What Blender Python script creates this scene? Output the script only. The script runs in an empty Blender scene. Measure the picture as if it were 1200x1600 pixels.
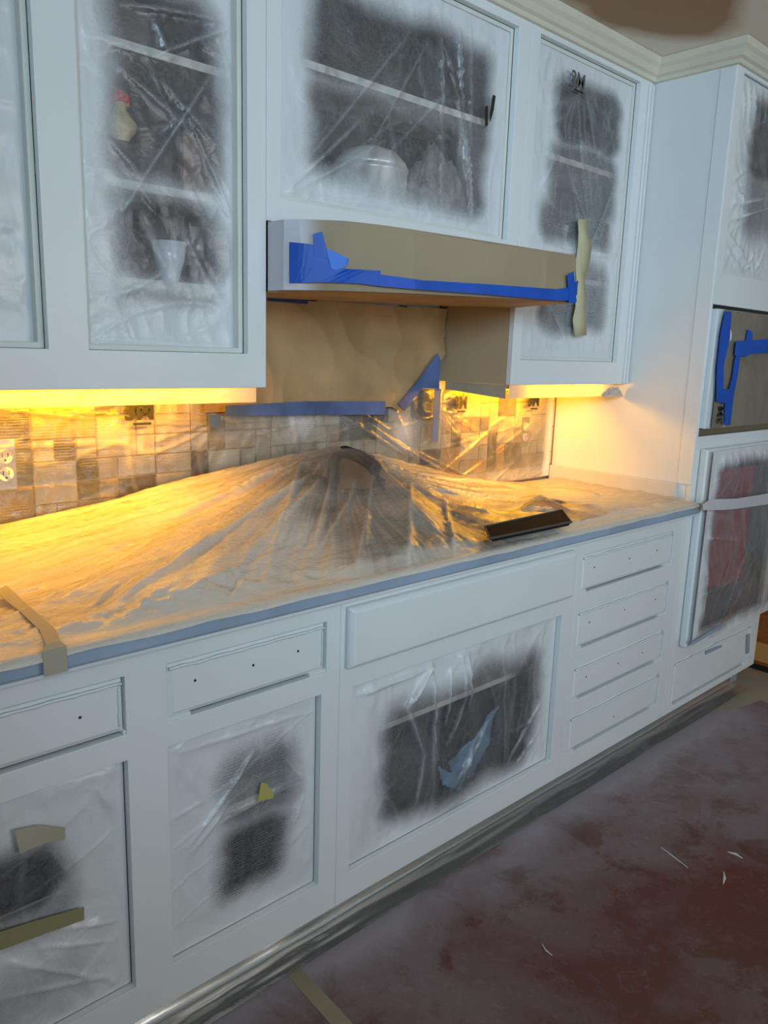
import bpy, bmesh, math, random
from math import sin, cos, pi, exp
from mathutils import Vector, Matrix, noise, geometry
random.seed(7)
S = bpy.context.scene
C = S.collection
# ---------------------------------------------------------------- camera
R = Matrix(((0.7332852682704987, 0.11392428940141461, -0.6703088628549122),
            (-0.679216562248853, 0.16760724342488295, -0.7145436820225632),
            (0.030944739525688873, 0.9792492370361566, 0.20028318666276632)))
FPX = 1230.7
CAM = Vector((0, -1.8735, 1.409))
cd = bpy.data.cameras.new('camera'); cam = bpy.data.objects.new('camera', cd); C.objects.link(cam)
cd.sensor_fit = 'VERTICAL'; cd.sensor_height = 32.0; cd.lens = 32.0 * FPX / 1600
cd.clip_start = .05; cd.clip_end = 60
cam.matrix_world = Matrix.Translation(CAM) @ R.to_4x4()
S.camera = cam
def at(u, v, ax, val):
    """point of the plane (axis ax = val) measured at photograph pixel u, v"""
    r = R @ Vector((u - 600, 800 - v, -FPX)); t = (val - CAM[ax]) / r[ax]
    return CAM + r * t
# ---------------------------------------------------------------- light
w = bpy.data.worlds.new('world'); S.world = w; w.use_nodes = True
w.node_tree.nodes['Background'].inputs[0].default_value = (.66, .68, .70, 1)
w.node_tree.nodes['Background'].inputs[1].default_value = .17
def area(name, loc, target, sx, sy, power, col, parent=None):
    l = bpy.data.lights.new(name, 'AREA'); l.shape = 'RECTANGLE'; l.size = sx; l.size_y = sy; l.energy = power; l.color = col
    o = bpy.data.objects.new(name, l); C.objects.link(o); o.location = loc
    o.rotation_euler = (Vector(target) - Vector(loc)).to_track_quat('-Z', 'Y').to_euler()
    if parent: o.parent = parent
    return o
kl = area('window_daylight', (-.5, -3.2, 2.1), (2.69, -.45, 1.85), 1.0, .8, 21, (.54, .78, 1.0)); kl.data.spread = 1.5
area('room_daylight', (2.0, -4.6, 1.55), (2.0, -.3, 1.7), 2.0, 1.2, 33, (.92, .94, .96))
S.view_settings.view_transform = 'Standard'; S.view_settings.look = 'None'
S.view_settings.exposure = 0.12; S.view_settings.gamma = 1.0; S.view_settings.use_curve_mapping = False
try:
    S.cycles.transparent_max_bounces = 24
except Exception: pass

# ---------------------------------------------------------------- materials
def nt(name):
    m = bpy.data.materials.new(name); m.use_nodes = True; t = m.node_tree; t.nodes.clear()
    return m, t, t.nodes.new('ShaderNodeOutputMaterial')
def N(t, kind, **kw):
    n = t.nodes.new('ShaderNode' + kind)
    for k, v in kw.items():
        if k in n.inputs: n.inputs[k].default_value = v
        else: setattr(n, k, v)
    return n
def L(t, a, b): t.links.new(a, b)
def c4(c): return (c[0], c[1], c[2], 1)
def srgb(r, g, b):
    f = lambda x: (x / 255 / 12.92) if x / 255 <= .04045 else ((x / 255 + .055) / 1.055) ** 2.4
    return (f(r), f(g), f(b))
def mat(name, col, rough=.5, var=.0, scale=8, bump=0., bscale=60, metal=0., spec=.5, col2=None, detail=4, stretch=(1, 1, 1), distort=0):
    m, t, out = nt(name)
    p = N(t, 'BsdfPrincipled'); p.inputs['Roughness'].default_value = rough; p.inputs['Metallic'].default_value = metal
    p.inputs['Specular IOR Level'].default_value = spec
    tc = N(t, 'TexCoord'); mp = N(t, 'Mapping'); mp.inputs['Scale'].default_value = stretch; L(t, tc.outputs['Object'], mp.inputs[0])
    if var or col2:
        n = N(t, 'TexNoise', Scale=scale, Detail=detail, Distortion=distort); L(t, mp.outputs[0], n.inputs['Vector'])
        r = N(t, 'ValToRGB'); r.color_ramp.elements[0].position = .35; r.color_ramp.elements[1].position = .65
        a = c4(col); b = c4(col2) if col2 else c4([min(1, x * (1 + var)) for x in col])
        if not col2: a = c4([x * (1 - var) for x in col])
        r.color_ramp.elements[0].color = a; r.color_ramp.elements[1].color = b
        L(t, n.outputs[0], r.inputs[0]); L(t, r.outputs[0], p.inputs['Base Color'])
    else: p.inputs['Base Color'].default_value = c4(col)
    if bump:
        n2 = N(t, 'TexNoise', Scale=bscale, Detail=3); L(t, mp.outputs[0], n2.inputs['Vector'])
        b = N(t, 'Bump', Strength=bump, Distance=.004); L(t, n2.outputs[0], b.inputs['Height']); L(t, b.outputs[0], p.inputs['Normal'])
    L(t, p.outputs[0], out.inputs[0]); return m
def film_mat(name, clear=.16, tint=(.86, .88, .90), coatcol=(.70, .72, .72), crinkle=.35, cscale=28, text=0., rough=.22, trans=.3, stretch=(1, 1, 1), coatblock=.8):
    """thin polythene: the 'coat' attribute is how thick the sprayed paint (or the folded layers) lie on it"""
    m, t, out = nt(name)
    at_ = N(t, 'Attribute', attribute_name='coat'); tc = N(t, 'TexCoord')
    mp = N(t, 'Mapping'); mp.inputs['Scale'].default_value = stretch; L(t, tc.outputs['Object'], mp.inputs[0])
    sp = N(t, 'TexNoise', Scale=260, Detail=2); L(t, tc.outputs['Object'], sp.inputs['Vector'])
    md = N(t, 'TexNoise', Scale=9, Detail=5, Distortion=1.2); L(t, mp.outputs[0], md.inputs['Vector'])
    def M(op, a, b=None, clamp=False):
        n = N(t, 'Math', operation=op); n.use_clamp = clamp
        for i, x in enumerate((a, b)):
            if x is None: continue
            if isinstance(x, (int, float)): n.inputs[i].default_value = x
            else: L(t, x, n.inputs[i])
        return n.outputs[0]
    coat = M('ADD', at_.outputs['Fac'], M('MULTIPLY', M('SUBTRACT', sp.outputs[0], .5), .12))
    coat = M('ADD', coat, M('MULTIPLY', M('SUBTRACT', md.outputs[0], .5), .10))
    lw = N(t, 'LayerWeight', Blend=.35)
    vo = N(t, 'TexNoise', Scale=cscale, Detail=7, Roughness=.6, Distortion=2.2); L(t, mp.outputs[0], vo.inputs['Vector'])
    rg = M('SUBTRACT', 1.0, M('MULTIPLY', M('ABSOLUTE', M('SUBTRACT', vo.outputs[0], .5)), 7.0), True)
    bump = N(t, 'Bump', Strength=crinkle, Distance=.004); L(t, vo.outputs[0], bump.inputs['Height'])
    L(t, bump.outputs[0], lw.inputs['Normal'])
    op = M('ADD', M('ADD', clear, M('MULTIPLY', M('POWER', lw.outputs['Facing'], 2.0), .35)), M('MULTIPLY', M('POWER', rg, 3.0), .07))
    fac = M('ADD', op, M('MULTIPLY', coat, 1.0), True)
    col = N(t, 'MixRGB'); col.inputs[1].default_value = c4(tint); col.inputs[2].default_value = c4(coatcol); L(t, M('ADD', coat, 0, True), col.inputs[0])
    colo = col.outputs[0]
    if text:
        # printed legal text on the film: columns of fine lines
        sx = N(t, 'SeparateXYZ'); L(t, tc.outputs['Object'], sx.inputs[0])
        lines = M('LESS_THAN', M('FRACT', M('MULTIPLY', sx.outputs[2], 150)), .42)
        cx = M('FRACT', M('MULTIPLY', sx.outputs[0], 9.5)); colm = M('MULTIPLY', M('GREATER_THAN', cx, .10), M('LESS_THAN', cx, .90))
        cz = M('FRACT', M('ADD', M('MULTIPLY', sx.outputs[2], 4.6), .02)); rowm = M('MULTIPLY', M('GREATER_THAN', cz, .12), M('LESS_THAN', cz, .80))
        wn = N(t, 'TexNoise', Scale=1, Detail=1); mp2 = N(t, 'Mapping'); mp2.inputs['Scale'].default_value = (330, 1, 150); L(t, tc.outputs['Object'], mp2.inputs[0]); L(t, mp2.outputs[0], wn.inputs['Vector'])
        word = M('GREATER_THAN', wn.outputs[0], .44)
        tm = M('MULTIPLY', M('MULTIPLY', M('MULTIPLY', lines, colm), M('MULTIPLY', rowm, word)), text)
        tm = M('MULTIPLY', tm, M('SUBTRACT', 1.0, coat, True))
        fac = M('MAXIMUM', fac, tm)
        c2 = N(t, 'MixRGB'); c2.inputs[2].default_value = (.03, .03, .035, 1); L(t, tm, c2.inputs[0]); L(t, colo, c2.inputs[1]); colo = c2.outputs[0]
    d = N(t, 'BsdfDiffuse'); L(t, colo, d.inputs[0]); tr = N(t, 'BsdfTranslucent'); L(t, colo, tr.inputs[0])
    for n in (d, tr): L(t, bump.outputs[0], n.inputs['Normal'])
    mx = N(t, 'MixShader'); L(t, M('MULTIPLY', M('SUBTRACT', 1.0, M('MULTIPLY', coat, coatblock), True), trans), mx.inputs[0]); L(t, d.outputs[0], mx.inputs[1]); L(t, tr.outputs[0], mx.inputs[2])
    tp = N(t, 'BsdfTransparent'); m1 = N(t, 'MixShader'); L(t, fac, m1.inputs[0]); L(t, tp.outputs[0], m1.inputs[1]); L(t, mx.outputs[0], m1.inputs[2])
    g = N(t, 'BsdfGlossy', Roughness=rough); L(t, bump.outputs[0], g.inputs['Normal'])
    fr = N(t, 'Fresnel', IOR=1.5); L(t, bump.outputs[0], fr.inputs['Normal'])
    m2 = N(t, 'MixShader'); L(t, M('MULTIPLY', M('MULTIPLY', fr.outputs[0], 1.5, True), M('SUBTRACT', 1.0, M('MULTIPLY', coat, .30), True)), m2.inputs[0]); L(t, m1.outputs[0], m2.inputs[1]); L(t, g.outputs[0], m2.inputs[2])
    L(t, m2.outputs[0], out.inputs[0]); return m

WHITE = mat('white_cabinet_paint', (.70, .73, .72), .38, var=.02, scale=3, bump=.05, bscale=30)
PRIMER = mat('sprayed_frame_paint', (.62, .64, .58), .5, var=.04, scale=5)
INSIDE = mat('unlit_interior_brown', (.055, .047, .040), .7, var=.25, scale=5)  # brown wood darkened: the unlit look of the interiors is in the colour
SHELF = mat('shelf_white_edge', (.66, .64, .58), .5, var=.04)
DARK = mat('painted_shade', (.012, .012, .015), .8)  # near-black standing in for the shade in slots and screw holes
PAPER = mat('brown_masking_paper', srgb(150, 134, 108), .75, var=.10, scale=4, bump=.25, bscale=14, distort=1)
PAPER2 = mat('brown_kraft_paper', srgb(168, 140, 98), .7, var=.14, scale=4, bump=.3, bscale=12, distort=1)
PAPERG = mat('grey_brown_paper', srgb(120, 112, 98), .7, var=.10, scale=6, bump=.3, bscale=12, distort=1)
BLUE = mat('blue_masking_tape', (.004, .075, .42), .55, var=.10, scale=12, bump=.1, bscale=80)
BLUEP = mat('overspray_blue_tape', srgb(74, 98, 146), .6, var=.30, scale=9)
BLUED = mat('light_blue_tape', srgb(140, 156, 174), .6, var=.12, scale=5)
TAPE = mat('cream_masking_tape', srgb(186, 182, 146), .7, var=.06, scale=14)
TAPEG = mat('painted_paper_tape', srgb(168, 160, 140), .7, var=.06, scale=12, bump=.2, bscale=20)
GRANITE = mat('beige_countertop', srgb(190, 168, 136), .35, var=.2, scale=40)
STEEL = mat('brushed_steel', (.35, .36, .38), .3, metal=1)
BRONZE = mat('dark_bronze', (.018, .012, .010), .35, metal=.4)
BLACK = mat('black_plastic', (.015, .015, .018), .35)
PAINTBLACK = mat('black_print', (.012, .012, .014), .6)
CROWN = mat('crown_cream_paint', (.62, .59, .46), .5, var=.05, scale=4)
TILE = {'lt': mat('cream_travertine', srgb(196, 178, 148), .45, var=.07, scale=18, bump=.08),
        'lt2': mat('beige_travertine', srgb(184, 164, 134), .45, var=.09, scale=18, bump=.08),
        'tn': mat('tan_travertine', srgb(160, 132, 94), .45, var=.12, scale=16, bump=.08),
        'or': mat('rust_travertine', srgb(186, 138, 76), .45, var=.12, scale=16, bump=.08),
        'dk': mat('dark_slate', srgb(70, 60, 54), .5, var=.2, scale=25, bump=.15),
        'gr': mat('green_slate', srgb(96, 92, 66), .5, var=.2, scale=25, bump=.15)}
GROUT = mat('grout', srgb(140, 124, 100), .8)
FILM = film_mat('clear_polythene', clear=.08)
FILMW = film_mat('paint_misted_polythene', clear=.15, crinkle=.5, cscale=16, stretch=(1, 1, .5))
FILMT = film_mat('printed_polythene', clear=.06, text=.38, crinkle=.5, cscale=22, tint=(.80, .78, .74))
FILMP = film_mat('printed_cabinet_polythene', clear=.08, text=.40, crinkle=.5, cscale=16)
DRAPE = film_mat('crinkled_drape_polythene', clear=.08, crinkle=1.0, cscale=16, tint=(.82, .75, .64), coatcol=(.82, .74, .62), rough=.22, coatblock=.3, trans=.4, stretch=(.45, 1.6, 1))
STRIPF = film_mat('backlit_polythene_strip', clear=.7, crinkle=.4, trans=.65, coatblock=0)

# ---------------------------------------------------------------- helpers
def empty(name, loc, label=None, cat=None, group=None):
    o = bpy.data.objects.new(name, None); C.objects.link(o); o.location = loc; o.empty_display_size = .05
    tag(o, label, cat, group); return o
def tag(o, label=None, cat=None, group=None, kind=None):
    if label: o['label'] = label
    if cat: o['category'] = cat
    if group: o['group'] = group
    if kind: o['kind'] = kind
    return o
class MB:
    def __init__(s): s.v = []; s.f = []
    def box(s, x0, x1, y0, y1, z0, z1):
        b = len(s.v)
        s.v += [(x, y, z) for x in (x0, x1) for y in (y0, y1) for z in (z0, z1)]
        s.f += [tuple(b + i for i in q) for q in ((0, 1, 3, 2), (4, 6, 7, 5), (0, 4, 5, 1), (2, 3, 7, 6), (0, 2, 6, 4), (1, 5, 7, 3))]
        return s
    def rimmed(s, x0, x1, z0, z1, yb, yf, c, d):
        """slab with a chamfered front: back yb, front yf, chamfer width c, depth d"""
        b = len(s.v)
        for y, i in ((yb, 0), (yf + d, 0), (yf, c)):
            s.v += [(x0 + i, y, z0 + i), (x1 - i, y, z0 + i), (x1 - i, y, z1 - i), (x0 + i, y, z1 - i)]
        s.f += [(b + 3, b + 2, b + 1, b), (b + 8, b + 9, b + 10, b + 11)]
        for k in (0, 4):
            for i in range(4):
                j = (i + 1) % 4; s.f.append((b + k + i, b + k + j, b + k + 4 + j, b + k + 4 + i))
        return s
    def tube(s, pts, r, n=10, cap=True):
        pts = [Vector(p) for p in pts]; rr = r if isinstance(r, (list, tuple)) else [r] * len(pts); b = len(s.v)
        up = Vector((0, 0, 1))
        for i, p in enumerate(pts):
            d = (pts[min(i + 1, len(pts) - 1)] - pts[max(i - 1, 0)]).normalized()
            a = d.cross(up if abs(d.z) < .95 else Vector((0, 1, 0))).normalized(); c = a.cross(d)
            for k in range(n):
                t = 2 * pi * k / n; s.v.append(tuple(p + (a * cos(t) + c * sin(t)) * rr[i]))
        for i in range(len(pts) - 1):
            for k in range(n):
                k2 = (k + 1) % n; s.f.append((b + i * n + k, b + i * n + k2, b + (i + 1) * n + k2, b + (i + 1) * n + k))
        if cap: s.f.append(tuple(b + k for k in range(n))[::-1]); s.f.append(tuple(b + (len(pts) - 1) * n + k for k in range(n)))
        return s
    def lathe(s, prof, c, n=24, sx=1, sy=1):
        b = len(s.v)
        for r, z in prof:
            for k in range(n):
                t = 2 * pi * k / n; s.v.append((c[0] + r * cos(t) * sx, c[1] + r * sin(t) * sy, c[2] + z))
        for i in range(len(prof) - 1):
            for k in range(n):
                k2 = (k + 1) % n; s.f.append((b + i * n + k, b + i * n + k2, b + (i + 1) * n + k2, b + (i + 1) * n + k))
        s.f.append(tuple(b + k for k in range(n))[::-1]); s.f.append(tuple(b + (len(prof) - 1) * n + k for k in range(n)))
        return s
    def build(s, name, m, parent=None, bevel=0, smooth=False, seg=2):
        me = bpy.data.meshes.new(name); me.from_pydata([tuple(v) for v in s.v], [], s.f); me.update()
        return link(name, me, m, parent, bevel, smooth, seg)
def link(name, me, m, parent=None, bevel=0, smooth=False, seg=2):
    bm = bmesh.new(); bm.from_mesh(me); bmesh.ops.recalc_face_normals(bm, faces=bm.faces) if bevel or smooth else None
    bm.to_mesh(me); bm.free()
    o = bpy.data.objects.new(name, me); C.objects.link(o); me.materials.append(m)
    if parent:
        o.parent = parent; o.matrix_parent_inverse = Matrix.Translation(-Vector(parent.location))
        if parent.parent: o.matrix_parent_inverse = Matrix()
    if bevel:
        b = o.modifiers.new('bevel', 'BEVEL'); b.width = bevel; b.segments = seg; b.limit_method = 'ANGLE'; b.angle_limit = .6
    if smooth: me.polygons.foreach_set('use_smooth', [True] * len(me.polygons))
    return o
def sub(name, me_or_mb, m, part, **kw):
    """sub-part: parts sit at world coordinates relative to their thing, so the child needs no offset of its own"""
    o = me_or_mb.build(name, m, None, **kw); o.parent = part
    return o
def plate(name, poly, m, parent, th=.0012, normal='y', yfun=None):
    """thin flat piece with an outline; poly are (x, z) on a y plane (yfun gives y)"""
    n = len(poly); mb = MB()
    # resample the outline so it can follow a curved support
    P = [(x, (yfun(x, z) if callable(yfun) else yfun), z) for x, z in poly]
    mb.v = [(x, y - th, z) for x, y, z in P] + [(x, y, z) for x, y, z in P]
    ar = sum(poly[i][0] * poly[(i + 1) % n][1] - poly[(i + 1) % n][0] * poly[i][1] for i in range(n))
    idx = list(range(n)) if ar > 0 else list(range(n))[::-1]
    mb.f = [tuple(idx), tuple(n + i for i in idx[::-1])] + [(i, n + i, n + (i + 1) % n, (i + 1) % n) if ar > 0 else (i, (i + 1) % n, n + (i + 1) % n, n + i) for i in range(n)]
    return mb.build(name, m, parent)
def nz(x, y=0, z=0): return noise.noise(Vector((x, y, z)))
def sm(a, b, x):
    t = max(0, min(1, (x - a) / (b - a))) if a != b else float(x > a); return t * t * (3 - 2 * t)
def segd(px, py, ax, ay, bx, by):
    dx, dy = bx - ax, by - ay; t = max(0, min(1, ((px - ax) * dx + (py - ay) * dy) / (dx * dx + dy * dy + 1e-12)))
    return math.hypot(px - ax - t * dx, py - ay - t * dy), t
def film(name, x0, x1, z0, z1, y, m, coat, creases=(), nu=90, nv=120, amp=.004, seed=0, parent=None, outset=0, extra=None):
    """upright polythene sheet in the plane y, edges taped flat, wrinkled between"""
    V = []; cc = []; F = []
    for j in range(nv + 1):
        for i in range(nu + 1):
            x = x0 + (x1 - x0) * i / nu; z = z0 + (z1 - z0) * j / nv; lay = 0
            e = min(1, min(i, nu - i) / (nu * .06)) * min(1, min(j, nv - j) / (nv * .04))
            h = amp * 1.5 * (nz(x * 5 + seed, z * 3, seed) * 1.2 + .5 * nz(x * 14 + seed, z * 9, seed + 5))
            h += .0016 * (1 - abs(nz(x * 22 + 3 * seed, z * 12 + seed)) * 3)
            for (ax, az, bx, bz, a, wd) in creases:
                d, t = segd(x, z, ax, az, bx, bz); 
                if d > wd * 5: continue
                tp_ = sin(pi * min(1, max(0, t * .9 + .06))) ** .6; w_ = wd * (.8 + .5 * nz(x * 9, z * 9, a * 900)); h += a * 1.3 * exp(-d / w_) * tp_; lay += min(1, a * 90) * exp(-(d / (w_ * .55)) ** 2) * tp_
            k = 0
            if extra: k = extra(x, z)
            r1 = 1 - abs(nz(x * 8 + seed, z * 4 + x * 3, 11)) * 9; r2 = 1 - abs(nz(x * 5 - z * 7 + seed, z * 6, 17)) * 12
            lay += .35 * max(0, r1, r2) * (.5 + nz(x * 3, z * 3, seed + 20)); h += .0022 * max(0, r1, r2)
            V.append((x, y - h * e - k, z)); cc.append(min(1.0, coat(x, z) + .30 * max(0, lay)))
    W = nu + 1
    for j in range(nv):
        for i in range(nu):
            a = j * W + i; F.append((a, a + 1, a + 1 + W, a + W))
    me = bpy.data.meshes.new(name); me.from_pydata(V, [], F); me.update()
    a = me.attributes.new('coat', 'FLOAT', 'POINT'); a.data.foreach_set('value', cc)
    me.polygons.foreach_set('use_smooth', [True] * len(me.polygons))
    o = bpy.data.objects.new(name, me); C.objects.link(o); me.materials.append(m)
    if parent: o.parent = parent
    return o
def windows(*wins, seed=0, base=.96):
    """paint coat with clear windows (x0, x1, z0, z1, softness, clearness); rounded, ragged borders"""
    def f(x, z):
        jx = .022 * nz(x * 6 + seed, z * 6, 2) + .008 * nz(x * 20, z * 20 + seed); jz = .022 * nz(x * 6, z * 6 + seed, 7); v = 0
        for (a, b, c, d, s, k) in wins:
            hx_, hz_ = (b - a) / 2, (d - c) / 2; r = min(hx_, hz_, .06)
            qx = max(0, abs(x + jx - (a + b) / 2) - hx_ + r); qz = max(0, abs(z + jz - (c + d) / 2) - hz_ + r)
            v = max(v, k * (1 - sm(-s * 1.3, s * 1.3, math.hypot(qx, qz) - r)))
        return max(0, base * (1 - v) + .05 * nz(x * 12 + seed, z * 7))
    return f
def pcrease(y, lst):
    out = []
    for (u0, v0, u1, v1, a, wd) in lst:
        p = at(u0, v0, 1, y); q = at(u1, v1, 1, y); out.append((p.x, p.z, q.x, q.z, a, wd))
    return out
def pwin(y, u0, v0, u1, v1, s=.03, k=1):
    um, vm = (u0 + u1) / 2, (v0 + v1) / 2
    return (at(u0, vm, 1, y).x, at(u1, vm, 1, y).x, at(um, v1, 1, y).z, at(um, v0, 1, y).z, s, k)
def text3d(body, size, x, y, z, m, parent, name='printed_logo', bold=.004, sy=1):
    cu = bpy.data.curves.new(name, 'FONT'); cu.body = body; cu.size = size; cu.offset = bold; cu.extrude = .0003; cu.resolution_u = 3; cu.align_x = 'CENTER'; cu.space_character = .95
    o = bpy.data.objects.new(name, cu); C.objects.link(o)
    dg = bpy.context.evaluated_depsgraph_get(); me = bpy.data.meshes.new_from_object(o.evaluated_get(dg)); bpy.data.objects.remove(o)
    o = bpy.data.objects.new(name, me); C.objects.link(o); me.materials.clear(); me.materials.append(m)
    me.transform(Matrix.Translation((x, y, z)) @ Matrix.Rotation(pi / 2, 4, 'X') @ Matrix.Diagonal((1.05, sy, 1, 1)))
    if parent: o.parent = parent; o.matrix_parent_inverse = Matrix.Translation(-Vector(parent.location))
    return o

ZB, ZC = .097, .876          # base cabinet face, bottom and top
YF, YU = -.600, -.310        # face planes of base and upper cabinets
ZU, ZT = 1.316, 2.350        # upper cabinets
XP, XT = 2.689, 3.476        # oven tower
XL = .12                     # left end of what is built
CEIL = 2.412

# ---------------------------------------------------------------- setting
def struct(name, mb, m, **kw): return tag(mb.build(name, m, **kw), kind='structure')
m, t, out = nt('tan_floor'); 
FLOORM = mat('tan_subfloor', srgb(176, 152, 118), .6, col2=srgb(150, 146, 138), scale=3, detail=5)
struct('floor', MB().box(-2.5, 5.5, -5.5, .12, -.08, 0), FLOORM)
# ceiling: white texture with a brown unpainted patch
def ceiling_mat():
    m, t, out = nt('stained_ceiling'); p = N(t, 'BsdfPrincipled', Roughness=.8)
    g = N(t, 'NewGeometry'); mp = N(t, 'Mapping'); mp.vector_type = 'TEXTURE'
    mp.inputs['Location'].default_value = (*at(1030, 8, 2, CEIL).xy, CEIL); mp.inputs['Scale'].default_value = (.42, .24, 1)
    L(t, g.outputs['Position'], mp.inputs[0])
    nn = N(t, 'TexNoise', Scale=2.2, Detail=4); L(t, g.outputs['Position'], nn.inputs['Vector'])
    av = N(t, 'VectorMath', operation='ADD'); L(t, mp.outputs[0], av.inputs[0])
    sc = N(t, 'VectorMath', operation='SCALE'); sc.inputs['Scale'].default_value = .9; sb = N(t, 'VectorMath', operation='SUBTRACT'); sb.inputs[1].default_value = (.5, .5, .5)
    L(t, nn.outputs['Color'], sb.inputs[0]); L(t, sb.outputs[0], sc.inputs[0]); L(t, sc.outputs[0], av.inputs[1])
    ln = N(t, 'VectorMath', operation='LENGTH'); L(t, av.outputs[0], ln.inputs[0])
    r = N(t, 'ValToRGB'); e = r.color_ramp.elements; e[0].position = .75; e[0].color = c4(srgb(168, 138, 104)); e[1].position = 1.05; e[1].color = c4(srgb(232, 224, 206))
    L(t, ln.outputs['Value'], r.inputs[0]); L(t, r.outputs[0], p.inputs['Base Color'])
    L(t, p.outputs[0], out.inputs[0]); return m
struct('ceiling', MB().box(-2.5, 5.5, -5.5, .12, CEIL, CEIL + .08), ceiling_mat())
wall = struct('wall_back', MB().box(-2.5, 5.5, .012, .12, 0, CEIL), mat('wall_paint', (.62, .60, .55), .8, var=.03))
# crown moulding: runs along the uppers, turns at the tower
def crown():
    prof = [(0, ZT - .006), (.010, ZT - .004), (.012, ZT + .008), (.022, ZT + .014), (.030, ZT + .030), (.040, ZT + .040), (.042, CEIL - .001), (0, CEIL - .001)]
    path = lambda o: [(-.4, YU - o), (XP - o, YU - o), (XP - o, YF - o), (XT + o, YF - o), (XT + o, .0)]
    mb = MB(); n = len(prof)
    for o, z in prof: mb.v += [(x, y, z) for x, y in path(o)]
    for i in range(n):
        j = (i + 1) % n
        for k in range(4): mb.f.append((i * 5 + k, i * 5 + k + 1, j * 5 + k + 1, j * 5 + k))
    return mb
struct('trim_1', crown(), CROWN, smooth=False)
# tiled backsplash: every tile a piece of the wall
G = .0512; OX, OZ = .638, 1.028
def tiles():
    nx0, nx1, nz0, nz1 = -8, 40, -2, 5
    occ = {}; rects = []
    def put(k, i0, i1, j0, j1):
        for i in range(i0, i1):
            for j in range(j0, j1):
                if (i, j) in occ or not (nx0 <= i < nx1 and nz0 <= j < nz1): return False
        for i in range(i0, i1):
            for j in range(j0, j1): occ[(i, j)] = 1
        rects.append((k, i0, i1, j0, j1)); return True
    for r in [('gr', -2, 0, 4, 5), ('dk', -2, 0, 3, 4), ('or', 0, 3, 3, 5), ('lt', 0, 1, 2, 3), ('dk', 1, 2, 2, 3), ('lt2', 2, 3, 2, 3), ('lt', 0, 2, 0, 2), ('dk', 2, 3, 1, 2), ('gr', 2, 3, 0, 1),
              ('dk', 3, 6, 4, 5), ('lt', 3, 5, 2, 4), ('lt2', 3, 4, 1, 2), ('tn', 3, 4, 0, 1), ('lt', 4, 6, 1, 2), ('dk', 4, 6, 0, 1), ('lt2', 6, 8, 1, 2), ('lt', 6, 8, 0, 1), ('dk', 8, 9, 0, 2), ('lt', 9, 11, 0, 2),
              ('dk', 18, 21, 3, 4), ('gr', 18, 21, 2, 3), ('dk', 21, 22, 3, 4), ('dk', 24, 26, 3, 5), ('lt', 21, 23, 0, 3), ('lt', 23, 25, 1, 3), ('dk', 25, 27, 0, 1), ('tn', 27, 28, 2, 4), ('dk', 28, 29, 1, 2), ('or', 27, 29, -1, 1),
              ('dk', 31, 32, 2, 3), ('dk', 32, 33, -1, 2), ('dk', 34, 36, -1, 1), ('or', 30, 32, -1, 0), ('or', 33, 34, -1, 1), ('tn', 36, 39, -1, 0), ('tn', -2, 0, -1, 1), ('gr', -1, 0, 1, 3), ('lt', 29, 31, 0, 2), ('lt', 29, 31, 3, 5), ('lt', 33, 35, 1, 3), ('or', 29, 30, 2, 3), ('lt', 35, 37, 2, 4), ('or', -6, -2, 3, 5), ('dk', -5, -3, 0, 1)]: put(*r)
    cells = [(i, j) for j in range(nz0, nz1) for i in range(nx0, nx1)]
    for (i, j) in cells:
        if (i, j) in occ: continue
        sizes = [(2, 2), (2, 1), (1, 1), (1, 2), (3, 2)]; random.shuffle(sizes)
        k = random.choices(['lt', 'lt2', 'tn', 'gr', 'dk'], [5, 4, 1.0, .25, .35])[0]
        for (a, b) in sizes + [(1, 1)]:
            if a * b > 4 and k in ('dk', 'gr'): continue
            if put(k, i, i + a, j, j + b): break
    for (k, i0, i1, j0, j1) in rects:
        g = .0016; q = random.uniform(0, .0015)
        x0, x1, z0, z1 = OX + i0 * G + g, OX + i1 * G - g, OZ + j0 * G + g, OZ + j1 * G - g
        x1 = min(x1, XP - .003)
        if x0 > XP - .01: continue
        MB().rimmed(x0, x1, max(z0, .92), z1, .012, -.000 - q, .002, .0018).build('tile', TILE[k], wall)
tiles()
tag(MB().box(OX - 8.3 * G, XP - .002, .0035, .011, .92, OZ + 5 * G).build('grout', GROUT, wall))

# ---------------------------------------------------------------- cabinets
def frame(x0, x1, z0, z1, holes, yf, th=.02):
    """face frame with rectangular openings, cut as a grid"""
    xs = sorted({x0, x1, *[h[0] for h in holes], *[h[1] for h in holes]}); zs = sorted({z0, z1, *[h[2] for h in holes], *[h[3] for h in holes]})
    bm = bmesh.new(); vm = {}
    def v(i, j):
        if (i, j) not in vm: vm[(i, j)] = bm.verts.new((xs[i], yf, zs[j]))
        return vm[(i, j)]
    for i in range(len(xs) - 1):
        for j in range(len(zs) - 1):
            cx, cz = (xs[i] + xs[i + 1]) / 2, (zs[j] + zs[j + 1]) / 2
            if any(h[0] < cx < h[1] and h[2] < cz < h[3] for h in holes): continue
            bm.faces.new((v(i, j), v(i + 1, j), v(i + 1, j + 1), v(i, j + 1)))
    r = bmesh.ops.extrude_face_region(bm, geom=list(bm.faces))
    for g in r['geom']:
        if isinstance(g, bmesh.types.BMVert): g.co.y += th
    bmesh.ops.recalc_face_normals(bm, faces=bm.faces)
    me = bpy.data.meshes.new('face_frame'); bm.to_mesh(me); bm.free(); return me
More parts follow.
